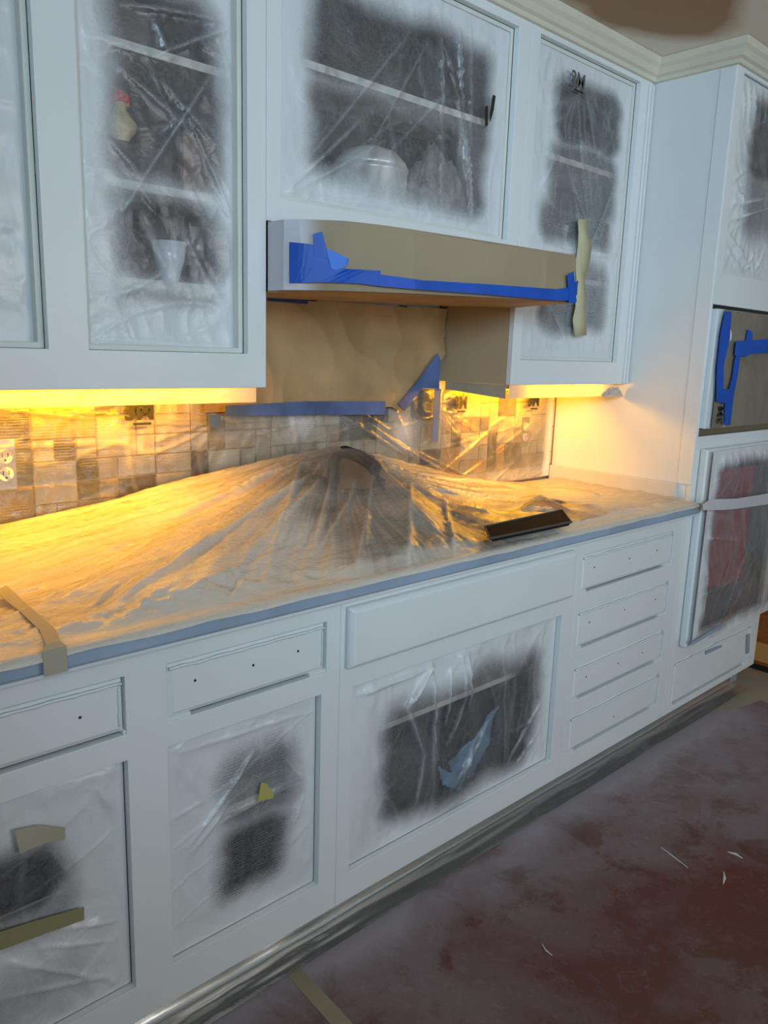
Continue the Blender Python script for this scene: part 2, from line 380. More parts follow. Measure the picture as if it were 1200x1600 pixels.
def carcass(x0, x1, y0, y1, z0, z1, th=.016, divs=(), top=True):
    mb = MB(); mb.box(x0, x0 + th, y0, y1, z0, z1); mb.box(x1 - th, x1, y0, y1, z0, z1)
    mb.box(x0 + th, x1 - th, y0, y1, z0, z0 + th); (mb.box(x0 + th, x1 - th, y0, y1, z1 - th, z1) if top else None); mb.box(x0 + th, x1 - th, y1 - .006, y1, z0 + th, z1 - th)
    for d in divs: mb.box(d - th / 2, d + th / 2, y0, y1 - .006, z0 + th, z1 - th)
    return mb
def unit(label, x0, x1, z0, z1, yf, holes, cat='cabinet', divs=(), yb=0, name='base_cabinet', body=None, top=True):
    r = empty(name, ((x0 + x1) / 2, yf / 2, z0), label, cat)
    link('face_frame', frame(x0 + .0005, x1 - .0005, z0, z1, holes, yf), WHITE, r, bevel=.0015)
    carcass(x0 + .001, x1 - .001, yf + .02, yb - .002, z0, z1, divs=divs, top=top).build('carcass', body or INSIDE, r)
    # painted outer skin at both ends
    for a, b in ((x0, x0 + .0012), (x1 - .0012, x1)): MB().box(a, b, yf + .0205, yb - .0015, z0 - .0006, z1).build('side_panel', WHITE, r)
    return r
def drawer(r, x0, x1, z0, z1, yf, holes=(), slot=(.04, .04)):
    """drawer box front, masked and sprayed in its opening; dark slot along the foot"""
    d = MB().rimmed(x0 + .003, x1 - .003, z0 + .006, z1 - .004, yf + .03, yf + .003, .010, .006).build('drawer', WHITE, r, bevel=.0015)
    MB().box(x0, x1, yf + .022, yf + .03, z0, z1).build('painted_shade', DARK, r)  # near-black panel behind the drawer paints the slot's shade
    # tape and film tucked over the foot of the slot at both ends
    for a, b in ((x0, x0 + slot[0]), (x1 - slot[1], x1)): MB().box(a, b, yf + .002, yf + .02, z0, z0 + .008).build('edge_masking', WHITE, r, bevel=.001)
    # wrinkled film ridge along the top
    pts = [(x0 + .006 + (x1 - x0 - .012) * i / 30, yf + .001 - .0012 * abs(nz(i * .7, x0 * 9, z0)), z1 - .012 + .003 * nz(i * .35, z0 * 5)) for i in range(31)]
    MB().tube(pts, [.003 + .0016 * nz(i * .9, x0, 3) for i in range(31)], 6).build('film_ridge', WHITE, r, smooth=True)
    pts = [(x1 - .012 + .002 * nz(i, z0), yf + .0015, z0 + .02 + (z1 - z0 - .04) * i / 12) for i in range(13)]
    MB().tube(pts, .002, 6).build('film_ridge', WHITE, r, smooth=True)
    for (hx, hz) in holes:
        sub('screw_hole', MB().tube([(hx, yf + .0045, hz), (hx, yf + .0022, hz)], .0028, 8), DARK, d)
def W0(l, y): return [(at(u, v, 1, y).x, at(u, v, 1, y).z) for u, v in l]
def hx(lst, y): 
    return [(at(u, v, 1, y).x, at(u, v, 1, y).z) for u, v in lst]
# --- base left unit (A and B bays)
HA, HB = (.19, .571, .175, .660), (.651, 1.022, .182, .659)
A = unit('white base cabinet with two filmed doorways, left of the wide sink front', XL, 1.074, ZB, ZC, YF, [(.19, .571, .711, .824), HA, (.652, 1.035, .708, .826), HB], divs=(.611,))
drawer(A, .19, .571, .711, .824, YF, hx([(126, 1122)], YF), (.04, .006))
drawer(A, .652, 1.035, .708, .826, YF, hx([(306, 1064), (397, 1040), (467, 1018)], YF), (.05, .045))
MB().box(XL + .02, .600, -.50, -.02, .375, .393).build('shelf', SHELF, A, bevel=.001)
MB().box(.622, 1.052, -.52, -.02, .405, .423).build('shelf', SHELF, A, bevel=.001)
# --- sink unit
HC = (1.115, 1.940, .172, .650)
K = unit('white sink base cabinet with a wide proud false drawer front', 1.074, 2.000, ZB, ZC, YF, [HC], top=False)
MB().rimmed(1.088, 1.966, .703, .850, YF - .0005, YF - .022, .010, .010).build('false_front', WHITE, K, bevel=.004, seg=3)
MB().box(1.092, 1.982, -.48, -.02, .425, .441).build('shelf', SHELF, K, bevel=.001)
# --- drawer stack
HD = [(2.030, 2.597, .698, .821), (2.030, 2.597, .513, .642), (2.032, 2.600, .340, .457), (2.035, 2.600, .160, .288)]
D = unit('white base cabinet with a stack of four masked drawers', 2.000, 2.660, ZB, ZC, YF, HD)
for h, hl in zip(HD, ([(985, 873), (1028, 860), (930, 887)], [(977, 953), (1025, 937), (922, 973)], [(967, 1037), (1005, 1020), (917, 1058)], [(960, 1120)])):
    drawer(D, *h, YF, hx(hl, YF), (.035, .045))
# --- toe kick
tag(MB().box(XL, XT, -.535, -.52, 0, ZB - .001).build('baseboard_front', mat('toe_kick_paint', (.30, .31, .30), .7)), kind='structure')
# --- oven tower
HT = [(2.742, 3.425, 1.705, 2.333), (2.700, 3.440, 1.147, 1.600), (2.760, 3.420, .380, 1.090), (2.715, 3.395, .120, .300)]
T = unit('tall white oven tower cabinet at the right end with a deep plain side', XP, XT, ZB, ZT, YF, HT, name='oven_tower_cabinet')
drawer(T, 2.715, 3.395, .120, .300, YF, (), (.02, .03))
for i, (a, b) in enumerate(((( 1132,1030),(1104,1012)),)):
    pass
MB().box(XP + .02, XT - .02, -.50, -.02, 1.62, 1.70).build('deck', INSIDE, T)
MB().box(2.660, XP, YF, YF + .02, ZB, ZC - .002).build('filler_stile', WHITE, T, bevel=.001)
MB().box(XP - .004, XP, -.598, -.545, .975, ZT - .01).build('edge_strip', WHITE, T, bevel=.001)
# --- uppers
HU1, HU2 = (.20, .575, 1.393, 2.300), (.654, 1.024, 1.393, 2.300)
U = unit('white wall cabinet with two tall filmed doorways, left of the hood', XL, 1.074, ZU, ZT, YU, [HU1, HU2], divs=(.614,), name='wall_cabinet')
for z in (1.535, 1.73, 1.995):
    MB().box(.635, 1.052, -.235, -.02, z - .009, z + .009).build('shelf', SHELF, U, bevel=.001)
    MB().box(XL + .02, .597, -.235, -.02, z - .009, z + .009).build('shelf', SHELF, U, bevel=.001)
HH = (1.115, 1.935, 1.743, 2.320)
H = unit('short white wall cabinet above the paper-wrapped hood', 1.074, 1.993, 1.690, ZT, YU, [HH], name='wall_cabinet')
MB().box(1.092, 1.975, -.262, -.02, 2.052, 2.070).build('shelf', SHELF, H, bevel=.001)
HR = (2.035, 2.604, 1.395, 2.330)
UR = unit('narrow white wall cabinet between the hood and the oven tower', 1.993, XP - .0035, ZU, ZT, YU, [HR], name='wall_cabinet')
for o in UR.children:
    if o.name.startswith('side_panel') and min(v.co.x for v in o.data.vertices) < 2: o.data.materials[0] = mat('cream_left_side', srgb(176, 160, 128), .5); o['label'] = 'cream left side'  # left side alone coloured cream
for z in (1.665, 2.03): MB().box(2.012, 2.655, -.262, -.02, z - .009, z + .009).build('shelf', SHELF, UR, bevel=.001)
for x in (2.652, 2.672): MB().box(x, x + .012, YU - .007, YU, ZU + .002, ZT - .012).build('scribe_strip', WHITE, UR, bevel=.0025)
# painted bead left around each opening
def bead(r, h, yf, y2=None):
    x0, x1, z0, z1 = h
    y2 = y2 or yf + .024
    link('jamb_bead', frame(x0, x1, z0, z1, [(x0 + .012, x1 - .012, z0 + .012, z1 - .012)], yf + .0205, y2 + .002 - yf - .0205), PRIMER, r, bevel=.002)
bead(U, HU1, YU, -.262); bead(U, HU2, YU, -.262); bead(H, HH, YU); bead(UR, HR, YU); bead(A, HA, YF); bead(A, HB, YF); bead(K, HC, YF)

# ---------------------------------------------------------------- countertop and splash
ct = empty('countertop', (1.4, -.3, ZC), 'beige stone countertop under the crumpled plastic, front edge sprayed blue-grey', 'countertop')
SX0, SX1, SY0, SY1 = 1.13, 1.86, -.53, -.16
mb = MB(); XE = XP - .001
for a in ((XL - .02, SX0, -.62, -.001), (SX1, XE, -.62, -.001), (SX0, SX1, -.62, SY0), (SX0, SX1, SY1, -.001)): mb.box(a[0], a[1], a[2], a[3], ZC + .001, .914)
mb.build('slab', GRANITE, ct)
MB().box(XL - .02, XE + .012, -.640, -.6205, .880, .916).build('front_edge', BLUED, ct, bevel=.006, seg=3)
MB().box(XL - .02, XE, -.6245, -.6015, .868, .8795).build('edge_bead', WHITE, ct, bevel=.002)
sp = MB().box(XP - .020, XP - .0015, -.55, -.004, .9155, .975).build('side_splash', mat('splash_filmed', srgb(206, 204, 198), .35, var=.05, bump=.3, bscale=12), ct, bevel=.002)
sk = empty('kitchen_sink', (1.5, -.35, .74), 'dark undermount sink bowl seen dimly through the drape', 'sink')
mb = MB(); mb.box(SX0 + .001, SX1 - .001, SY0 + .001, SY1 - .001, .742, .750)
for a in ((SX0 + .001, SX0 + .011, SY0 + .001, SY1 - .001), (SX1 - .011, SX1 - .001, SY0 + .001, SY1 - .001), (SX0 + .011, SX1 - .011, SY0 + .001, SY0 + .011), (SX0 + .011, SX1 - .011, SY1 - .011, SY1 - .001)): mb.box(a[0], a[1], a[2], a[3], .75, .9135)
mb.build('bowl', mat('sink_steel', (.30, .30, .31), .35, metal=.3), sk)
MB().lathe([(.045, 0), (.045, .004), (.03, .003)], (1.5, -.35, .7505), 20).build('drain', STEEL, sk)

# faucet with a looping spout
fa = empty('kitchen_faucet', (1.45, -.10, .914), 'dark bronze faucet with a looped spout that tents the plastic', 'faucet')
MB().lathe([(.030, 0), (.030, .012), (.020, .02), (.019, .16), (.015, .175)], (1.456, -.10, .9145), 20).build('body', BRONZE, fa, smooth=True)
arc = [(1.456, -.10, 1.085), (1.456, -.115, 1.112), (1.456, -.15, 1.122), (1.456, -.20, 1.116), (1.456, -.25, 1.104), (1.456, -.285, 1.085), (1.456, -.300, 1.058), (1.456, -.295, 1.032), (1.456, -.27, 1.015), (1.456, -.22, 1.005), (1.456, -.17, 1.000)]
MB().tube(arc, [.018] * 8 + [.018, .020, .020], 14).build('spout', BRONZE, fa, smooth=True)
MB().tube([(1.44, -.10, 1.03), (1.38, -.10, 1.05), (1.32, -.10, 1.085)], [.010, .009, .012], 12).build('lever', BRONZE, fa, smooth=True)

# ---------------------------------------------------------------- things on the counter
tray = empty('baking_tray', (1.95, -.53, .9145), 'flat black tray near the right front of the plastic-covered counter', 'tray')
def P(u, v, z): q = at(u, v, 2, z); return (q.x, q.y)
tp_ = [P(766, 842, .956), P(757, 823, .956), P(878, 797, .956), P(893, 816, .956)]
mb = MB(); cx = sum(p[0] for p in tp_) / 4; cy = sum(p[1] for p in tp_) / 4
for s_, z in ((.94, .9455), (1, .956)): mb.v += [(cx + (x - cx) * s_, cy + (y - cy) * s_, z) for x, y in tp_]
mb.f = [(3, 2, 1, 0), (4, 5, 6, 7)] + [(i, (i + 1) % 4, 4 + (i + 1) % 4, 4 + i) for i in range(4)]
mb.build('pan', mat('matte_black_tray', (.010, .010, .012), .9, spec=.1), tray, bevel=.003, smooth=False)
mb = MB(); mb.tube([(x, y, .9565) for x, y in tp_ + tp_[:1]], .003, 6); mb.build('rim', mat('dark_rim', (.05, .05, .055), .7), tray)
pl_ = MB().lathe([(.05, 0), (.06, .004), (.115, .016), (.118, .019), (.06, .010), (0.001, .008)], (2.36, -.30, .9150), 36).build('dinner_plate', mat('cream_plate', (.75, .70, .58), .3), smooth=True)
tag(pl_, 'pale round plate under the film in front of the side splash', 'plate')
bw = MB(); NB = 40
def lump(name, c, rx, ry, rz, m, amp, seed, fr=6, parent=None, n=36, flat=0):
    V = []; F = []
    for j in range(n // 2 + 1):
        th = (pi / 2) * (1 - j / (n // 2))
        for i in range(n):
            ph = 2 * pi * i / n; d = Vector((cos(ph) * cos(th), sin(ph) * cos(th), sin(th)))
            k = 1 + amp * nz(d.x * fr + seed, d.y * fr, d.z * fr) + amp * .6 * (abs(nz(d.x * fr * 2.5 + seed, d.y * fr * 2.5, d.z * fr * 2.5)))
            V.append((c[0] + d.x * rx * k, c[1] + d.y * ry * k, c[2] + max(0.0, d.z * rz * k)))
    for j in range(n // 2):
        for i in range(n): F.append((j * n + i, (j + 1) * n + i, (j + 1) * n + (i + 1) % n, j * n + (i + 1) % n))
    mb = MB(); mb.v = V; mb.f = F + [tuple((n // 2) * n + i for i in range(n))]
    return mb.build(name, m, parent)
q = at(836, 800, 2, .93)
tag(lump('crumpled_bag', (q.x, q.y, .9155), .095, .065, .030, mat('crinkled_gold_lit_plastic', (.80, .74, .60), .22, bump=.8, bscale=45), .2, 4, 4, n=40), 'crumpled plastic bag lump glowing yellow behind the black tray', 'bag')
cl = lump('folded_cloth', (1.23, -.585, .9155), .12, .027, .016, mat('blue_grey_cloth', srgb(120, 140, 158), .8, bump=.3), .3, 9, 4)
tag(cl, 'blue-grey folded cloth under clear film at the front of the sink', 'cloth')

pn = empty('roasting_pan', (1.27, -.22, .9145), 'dark oval pan under the drape left of the faucet', 'pan')
MB().lathe([(.10, 0), (.115, .006), (.125, .055), (.135, .058), (.130, .062), (.118, .056), (.108, .010), (.001, .008)], (1.22, -.09, .9146), 36, sx=.85, sy=.42).build('body', mat('dark_brown_enamel', (.03, .02, .016), .3), pn, smooth=True)
# ---------------------------------------------------------------- the big drape over the counter
def py_(u, v, y): q = at(u, v, 1, y); return (q.x, q.y, q.z)
ctl = [(XL - .02, -.012, .985), py_(0, 817, -.012), py_(161, 784, -.02), py_(242, 764, -.03), py_(440, 714, -.075), (1.456, -.105, 1.137),
       (1.456, -.20, 1.134), (1.456, -.29, 1.108), (1.47, -.316, 1.075), py_(637, 722, -.06), py_(700, 741, -.04), (2.25, -.03, .950), (2.45, -.02, .925), (XP - .026, -.012, .924),
       (XP - .026, -.3, .921), (XP - .024, -.55, .921), (2.2, -.25, .945), (2.0, -.10, .995), (1.75, -.13, 1.03), (1.62, -.20, 1.05), (1.70, -.33, .985), (1.9, -.33, .945), (2.12, -.42, .955),
       (2.16, -.50, .943), (2.05, -.54, .943), (1.92, -.56, .943), (1.80, -.58, .943), (1.80, -.47, .946), (2.0, -.42, .950), (2.5, -.45, .922), (1.45, -.55, .945), (1.25, -.56, .955), (1.12, -.46, .978), (1.32, -.34, 1.02), (.5, -.40, .930), (.25, -.40, .923),
       (.95, -.20, 1.012), (.6, -.2, .972), (.3, -.2, .95), (.62, -.59, .924), (.9, -.59, .924),
       (1.28, -.205, 1.092), (1.08, -.315, 1.045), (.87, -.42, 1.000), (.66, -.52, .958)]
for x in [XL - .02 + i * .16 for i in range(16)] + [XP - .024]: ctl += [(x, -.625, .9205)]
q = at(836, 800, 2, .93); ctl += [(q.x, q.y, .992), (q.x - .11, q.y, .940), (q.x + .11, q.y, .940), (q.x, q.y - .08, .940), (q.x, q.y + .09, .940)]
pts2 = [Vector((c[0], c[1])) for c in ctl]
dv, de, df, dov, doe, dof = geometry.delaunay_2d_cdt(pts2, [], [], 0, 1e-5)
zz = [ctl[o[0]][2] for o in dov]
def tri_z(x, y):
    best = None
    for f in df:
        a, b, c = (dv[i] for i in f); d = (b.y - c.y) * (a.x - c.x) + (c.x - b.x) * (a.y - c.y)
        if abs(d) < 1e-12: continue
        l1 = ((b.y - c.y) * (x - c.x) + (c.x - b.x) * (y - c.y)) / d; l2 = ((c.y - a.y) * (x - c.x) + (a.x - c.x) * (y - c.y)) / d; l3 = 1 - l1 - l2
        if min(l1, l2, l3) > -1e-4: return l1 * zz[f[0]] + l2 * zz[f[1]] + l3 * zz[f[2]]
        mn = min(l1, l2, l3)
        if best is None or mn > best[0]: best = (mn, l1 * zz[f[0]] + l2 * zz[f[1]] + l3 * zz[f[2]])
    return best[1]
def CP(u0, v0, u1, v1, z, am=.010, wd=.006):
    a, b = at(u0, v0, 2, z), at(u1, v1, 2, z); return (a.x, a.y, b.x, b.y, am, wd)
CR = [(1.40, -.14, .80, -.20, .008, .007), (1.40, -.16, .62, -.34, .009, .007), (1.40, -.18, .50, -.58, .013, .008), (1.38, -.20, .80, -.56, .008, .006),
      (1.50, -.13, 2.30, -.16, .012, .008), (1.50, -.16, 2.10, -.30, .014, .008), (1.50, -.20, 2.02, -.38, .012, .006), (1.50, -.24, 1.95, -.47, .010, .006), (1.55, -.30, 1.86, -.56, .009, .005),
      CP(520, 800, 487, 858, .97), CP(470, 800, 415, 885, .97, .012, .007), CP(640, 800, 640, 872, .96), CP(693, 795, 722, 868, .96), CP(712, 850, 684, 862, .95, .010, .004), CP(555, 800, 500, 845, .98, .008, .005),
      CP(585, 790, 560, 860, .97, .007, .005), CP(300, 900, 130, 985, .95, .008, .007), CP(420, 890, 220, 955, .94, .008, .006), CP(260, 870, 60, 930, .96, .007, .007), (2.0, -.46, 2.12, -.58, .010, .005), (1.92, -.46, 2.0, -.60, .009, .005)]
QB = at(836, 800, 2, .93)
PK = (1.456, -.105); PK2 = (1.465, -.30)
def drape():
    X0, X1, Y0, Y1 = XL - .015, XP - .024, -.626, -.022; nu, nv = 430, 104
    Z = [[0] * (nu + 1) for _ in range(nv + 1)]
    # coarse sampling then bilinear: the tri search is the slow step
    cu, cv = 215, 52
    Cz = [[tri_z(X0 + (X1 - X0) * i / cu, Y0 + (Y1 - Y0) * j / cv) for i in range(cu + 1)] for j in range(cv + 1)]
    for _ in range(1):
        Cz = [[Cz[j][i] if i in (0, cu) or j in (0, cv) else .6 * Cz[j][i] + .10 * (Cz[j - 1][i] + Cz[j + 1][i] + Cz[j][i - 1] + Cz[j][i + 1]) for i in range(cu + 1)] for j in range(cv + 1)]
    V = []; cc = []; F = []
    for j in range(nv + 1):
        for i in range(nu + 1):
            x = X0 + (X1 - X0) * i / nu; y = Y0 + (Y1 - Y0) * j / nv
            a = i * cu / nu; b = j * cv / nv; ia = min(int(a), cu - 1); jb = min(int(b), cv - 1); fa_, fb = a - ia, b - jb
            z = (Cz[jb][ia] * (1 - fa_) + Cz[jb][ia + 1] * fa_) * (1 - fb) + (Cz[jb + 1][ia] * (1 - fa_) + Cz[jb + 1][ia + 1] * fa_) * fb
            # taut folds radiating from the peak, finer and finer
            dx, dy = x - PK[0], (y - PK[1]) * 1.6; r = math.hypot(dx, dy); th = math.atan2(dy, dx)
            env = sm(.02, .25, r); left = 1 - sm(.95, 1.3, x); right = sm(1.75, 2.0, x)
            rg = lambda v: 1 - abs(v) * 2.8
            tw_ = th + .10 * nz(x * 3, y * 4, 30)
            h = env * (.0075 * rg(nz(tw_ * 5, r * .8, 1)) + .0045 * rg(nz(tw_ * 13, r * 1.6, 2)) * (.6 + nz(x * 3, y * 3, 31)) + (.0018 + .0016 * left) * rg(nz(th * 38, r * 3.0 + nz(x * 4, y * 4) * .6, 3)))
            h *= 1 - .45 * right
            lay2 = 0
            for (ax, ay, bx, by, am, wd) in CR:
                d, t = segd(x, y, ax, ay, bx, by)
                if d < wd * 5:
                    tp_ = sin(pi * min(1, max(0, t * .92 + .05))) ** .5; h += am * exp(-d / wd) * tp_; lay2 += exp(-(d / (wd * .7)) ** 2) * tp_
            h += (.3 + left) * .0022 * rg(nz(tw_ * 60 + nz(x * 6, y * 6) * 2, r * 6, 8)) * env; h += .0035 * rg(nz(x * 42, y * 42, 3)) * math.exp(-(((x - QB[0]) / .09) ** 2 + ((y - QB[1]) / .06) ** 2)) + left * .007 * nz(x * 3.5, y * 6, 9)
            fl = 1 - sm(-.575, -.53, y)
            h += fl * .0035 * rg(nz(x * 16 + y * 30, y * 22, 5)) + right * .0030 * rg(nz(x * 7 + y * 6, y * 12, 5))
            h *= 1 - .75 * sm(1.76, 1.84, x) * (1 - sm(2.12, 2.2, x)) * (1 - sm(-.45, -.40, y))
            e = sm(0, .05, y - Y0) * sm(0, .03, Y1 - y)
            z = max(z + h * e, .9168)
            V.append((x, y, z))
            # how opaque: milky folded layers left and back, a clear field over the sink front
            jn = .05 * nz(x * 5, y * 6, 1)
            clr = sm(1.00, 1.16, x + jn + (y + .6) * -.2) * (1 - sm(1.72, 2.02, x + jn)) * (1 - sm(-.40, -.24, y + jn * .6))
            clr2 = math.exp(-(((x - 1.27) / .13) ** 2 + ((y + .26) / .07) ** 2)) * .95
            clr3 = sm(1.76, 1.83, x) * (1 - sm(2.12, 2.2, x)) * sm(-.60, -.585, y) * (1 - sm(-.44, -.40, y))
            clr4 = math.exp(-(((x - 1.41) / .10) ** 2 + ((y + .29) / .10) ** 2)) * 1.0
            cl_ = max(clr * .92, clr2, clr3 * .95, clr4)
            front = 1 - sm(-.60, -.575, y)
            lay = (1 - sm(-.012, .012, y - (-.30 + (x - 1.49) * .30))) * (1 - sm(1.47, 1.5, x)) * .22
            c = .52 * (1 - cl_) + .05 + lay * .8 + .08 * nz(x * 5, y * 6, 5) + .35 * front
            c += .28 * lay2 + .15 * left + .10 * max(0, rg(nz(th * 38, r * 3.0 + nz(x * 4, y * 4) * .6, 3) * 1.5)) * env + .10 * max(0, rg(nz(th * 17, r * 1.6, 2) * 2.2)) * env
            c *= (1 - .9 * clr3); c = c * (1 - 1.0 * math.exp(-(((x - 1.40) / .11) ** 2 + ((y + .26) / .11) ** 2))); cc.append(max(0, min(1, c)))
    W = nu + 1
    for j in range(nv):
        for i in range(nu): a = j * W + i; F.append((a, a + 1, a + 1 + W, a + W))
    # hem folded over the front edge
    n0 = len(V)
    for k, (dy, dz) in enumerate(((-.019, -.001), (-.0235, -.010))):
        for i in range(nu + 1):
            x, y, z = V[i]; V.append((x, y + dy - .0018 * abs(nz(x * 14, k)), .9185 + dz + .003 * nz(x * 9, k, 2))); cc.append(.85)
    for i in range(nu): F.append((n0 + i, n0 + i + 1, i + 1, i)); F.append((n0 + W + i, n0 + W + i + 1, n0 + i + 1, n0 + i))
    me = bpy.data.meshes.new('drape'); me.from_pydata(V, [], F); me.update()
    a = me.attributes.new('coat', 'FLOAT', 'POINT'); a.data.foreach_set('value', cc)
    me.polygons.foreach_set('use_smooth', [True] * len(me.polygons))
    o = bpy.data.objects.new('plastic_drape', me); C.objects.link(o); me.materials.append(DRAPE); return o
tag(drape(), 'large crinkled polythene drape tented over the faucet and whole countertop', 'plastic sheet')
# second clear sheet that overlaps the drape in front of the faucet
# paper tape strip across the left of the drape, down over the edge
tm = MB(); ptsL = [(-8, 925), (30, 955), (62, 985), (85, 1018)]; ptsR = [(10, 915), (48, 950), (88, 985), (108, 1012)]
def on(u, v, z): q = at(u, v, 2, z); return (q.x, q.y)
zs_ = [.951, .942, .934, .930]
for (l, r_, z) in zip(ptsL, ptsR, zs_):
    a = on(*l, z); b = on(*r_, z); tm.v += [(a[0], max(a[1], -.636), z), (b[0], max(b[1], -.636), z)]
for dz in (.925, .905, .882): 
    tm.v += [(tm.v[6][0] - .01, -.649, dz), (tm.v[7][0] + .004, -.649, dz)]
tm.f = [(2 * i, 2 * i + 1, 2 * i + 3, 2 * i + 2) for i in range(6)]
o = tm.build('tape_strip', TAPEG); so = o.modifiers.new('thick', 'SOLIDIFY'); so.thickness = .001; tag(o, 'grey-beige paper tape strip crossing the drape at its left end', 'tape')

# ---------------------------------------------------------------- film on backsplash
def wall_coat(x, z):
    a = sm(1.05, 1.35, x) * (1 - sm(1.55, 1.66, x)) * .20 * sm(1.08, 1.2, z) + .75 * exp(-(((x - 1.83) / .06) ** 2 + ((z - 1.15) / .06) ** 2))
    a += .75 * sm(2.60, 2.65, x) + .35 * (1 - sm(.94, 1.02, z)) * sm(2.0, 2.3, x) + .5 * exp(-(((x - 1.40) / .05) ** 2 + ((z - 1.19) / .05) ** 2))
    return max(0, a + .05 * nz(x * 12, z * 12))
wc = pcrease(-.012, [(688, 640, 720, 690, .003, .003), (690, 635, 735, 700, .003, .003), (688, 660, 705, 735, .003, .003), (700, 672, 750, 690, .003, .003), (690, 700, 800, 668, .003, .003), (740, 600, 800, 640, .003, .003), (560, 640, 620, 680, .004, .003), (575, 660, 660, 725, .006, .004), (330, 655, 240, 655, .003, .003), (350, 660, 430, 655, .003, .003), (0, 640, 150, 655, .003, .003), (60, 640, 190, 650, .003, .003), (200, 660, 330, 662, .003, .003), (640, 700, 780, 770, .006, .004), (730, 740, 860, 640, .003, .003), (0, 700, 180, 690, .003, .003),(350, 632, 330, 655, .003, .004), (600, 680, 690, 735, .008, .006), (520, 640, 640, 715, .008, .005), (700, 620, 690, 700, .004, .004), (688, 740, 770, 670, .007, .004), (700, 735, 830, 610, .002, .004),
     (695, 640, 760, 680, .004, .003), (690, 630, 745, 612, .004, .003), (700, 760, 750, 725, .006, .004), (770, 755, 812, 712, .006, .004), (690, 655, 740, 705, .004, .003), (820, 752, 850, 735, .006, .005), (0, 765, 150, 752, .004, .003), (150, 752, 300, 735, .004, .003), (340, 650, 440, 690, .003, .004), (340, 655, 240, 690, .002, .004)])
wf = film('plastic_sheet', .40, XP - .024, .932, 1.286, -.007, FILMT, wall_coat, wc, 400, 90, amp=.0012, seed=3)
tag(wf, 'printed masking film stretched over the mosaic tile backsplash', 'plastic sheet')
for (u, v, s_, sy) in ((216, 655, .062, 1.0), (717, 638, .052, 1.15), (831, 634, .056, 1.1)):
    q = at(u, v, 1, -.02); text3d('3M', s_, q.x, -.0275, q.z, PAINTBLACK, wf, 'printed_logo', bold=.0018, sy=sy)
    MB().box(q.x - s_ * .28, q.x + s_ * .5, -.0275, -.0268, q.z - .014, q.z - .008).build('printed_line', PAINTBLACK, wf)

# outlets
def outlet(x, z, label):
    r = empty('wall_outlet', (x, -.001, z), label, 'outlet')
    MB().box(x - .024, x + .024, -.0035, -.0022, z - .058, z + .058).build('mounting_plate', STEEL, r, bevel=.001)
    OUT = mat('ivory_outlet', (.78, .74, .64), .4)
    for dz in (-.020, .020):
        f = MB().lathe([(.0165, 0), (.0165, .0035), (.0155, .0045)], (0, 0, 0), 20).build('receptacle', OUT, r)
        f.data.transform(Matrix.Translation((x, -.0035, z + dz)) @ Matrix.Rotation(pi / 2, 4, 'X'))
        for dx in (-.006, .006): sub('slot', MB().box(x + dx - .001, x + dx + .001, -.0088, -.0082, z + dz - .001, z + dz + .008), BLACK, f)
        sub('slot', MB().box(x - .002, x + .002, -.0088, -.0082, z + dz - .010, z + dz - .006), BLACK, f)
q = at(8, 727, 1, -.004); outlet(q.x, q.z, 'ivory double outlet without its cover at the left end of the tiles')
q = at(821, 675, 1, -.004); outlet(q.x, q.z, 'film-covered double outlet near the right corner of the backsplash')

# ---------------------------------------------------------------- kraft paper on the wall behind the hood
pw = empty('wall_masking_paper', (1.5, -.03, 1.2), 'creased brown kraft paper taped to the wall under the hood', 'paper')
def papermesh(poly, y, nu=70, nv=40, amp=.006):
    us = [p[0] for p in poly]; vs = [p[1] for p in poly]; x0, x1, z0, z1 = min(us), max(us), min(vs), max(vs)
    def inside(x, z):
        c = False; n = len(poly)
        for i in range(n):
            (a, b), (p, q) = poly[i], poly[(i + 1) % n]
            if (b > z) != (q > z) and x < (p - a) * (z - b) / (q - b) + a: c = not c
        return c
    V = []; F = []
    for j in range(nv + 1):
        for i in range(nu + 1):
            x = x0 + (x1 - x0) * i / nu; z = z0 + (z1 - z0) * j / nv
            h = amp * (1 - abs(nz(x * 4 + 2, z * 5, 3)) * 2.6) + amp * .7 * (1 - abs(nz(x * 9, z * 7 + x * 5, 6)) * 2.6)
            V.append((x, y - h, z))
    for j in range(nv):
        for i in range(nu):
            cx, cz = x0 + (x1 - x0) * (i + .5) / nu, z0 + (z1 - z0) * (j + .5) / nv
            if inside(cx, cz): a = j * (nu + 1) + i; F.append((a, a + 1, a + nu + 2, a + nu + 1))
    mb = MB(); mb.v = V; mb.f = F; return mb
W = lambda l, y: [(min(at(u, v, 1, y).x, 3.438), at(u, v, 1, y).z) for u, v in l]
poly = [(1.076, 1.235), (1.745, 1.235), (1.80, 1.215), (1.985, 1.400), (1.990, 1.552), (1.076, 1.540)]
papermesh(poly, -.020, 150, 70, .009).build('kraft_sheet', PAPER2, pw)
plate('masking_tape', W([(352, 634), (480, 627), (602, 627), (602, 648), (480, 648), (352, 650)], -.04), BLUEP, pw, yfun=-.0395)
plate('masking_tape', W([(623, 632), (655, 592), (684, 552), (688, 562), (686, 608), (660, 606), (632, 642)], -.04), BLUEP, pw, yfun=-.0395)
plate('masking_tape', W([(679, 608), (689, 608), (684, 689), (674, 689)], -.04), BLUEP, pw, yfun=-.0400)
plate('masking_tape', W([(326, 648), (345, 648), (344, 662), (336, 670), (327, 663)], -.04), BLUEP, pw, yfun=-.0385)
plate('masking_tape', W([(418, 457), (479, 463), (481, 475), (418, 470)], -.05), mat('shaded_navy_strip', (.006, .03, .16), .6), pw, yfun=-.0500)  # dark strip: shade of the gap under the hood put into its navy

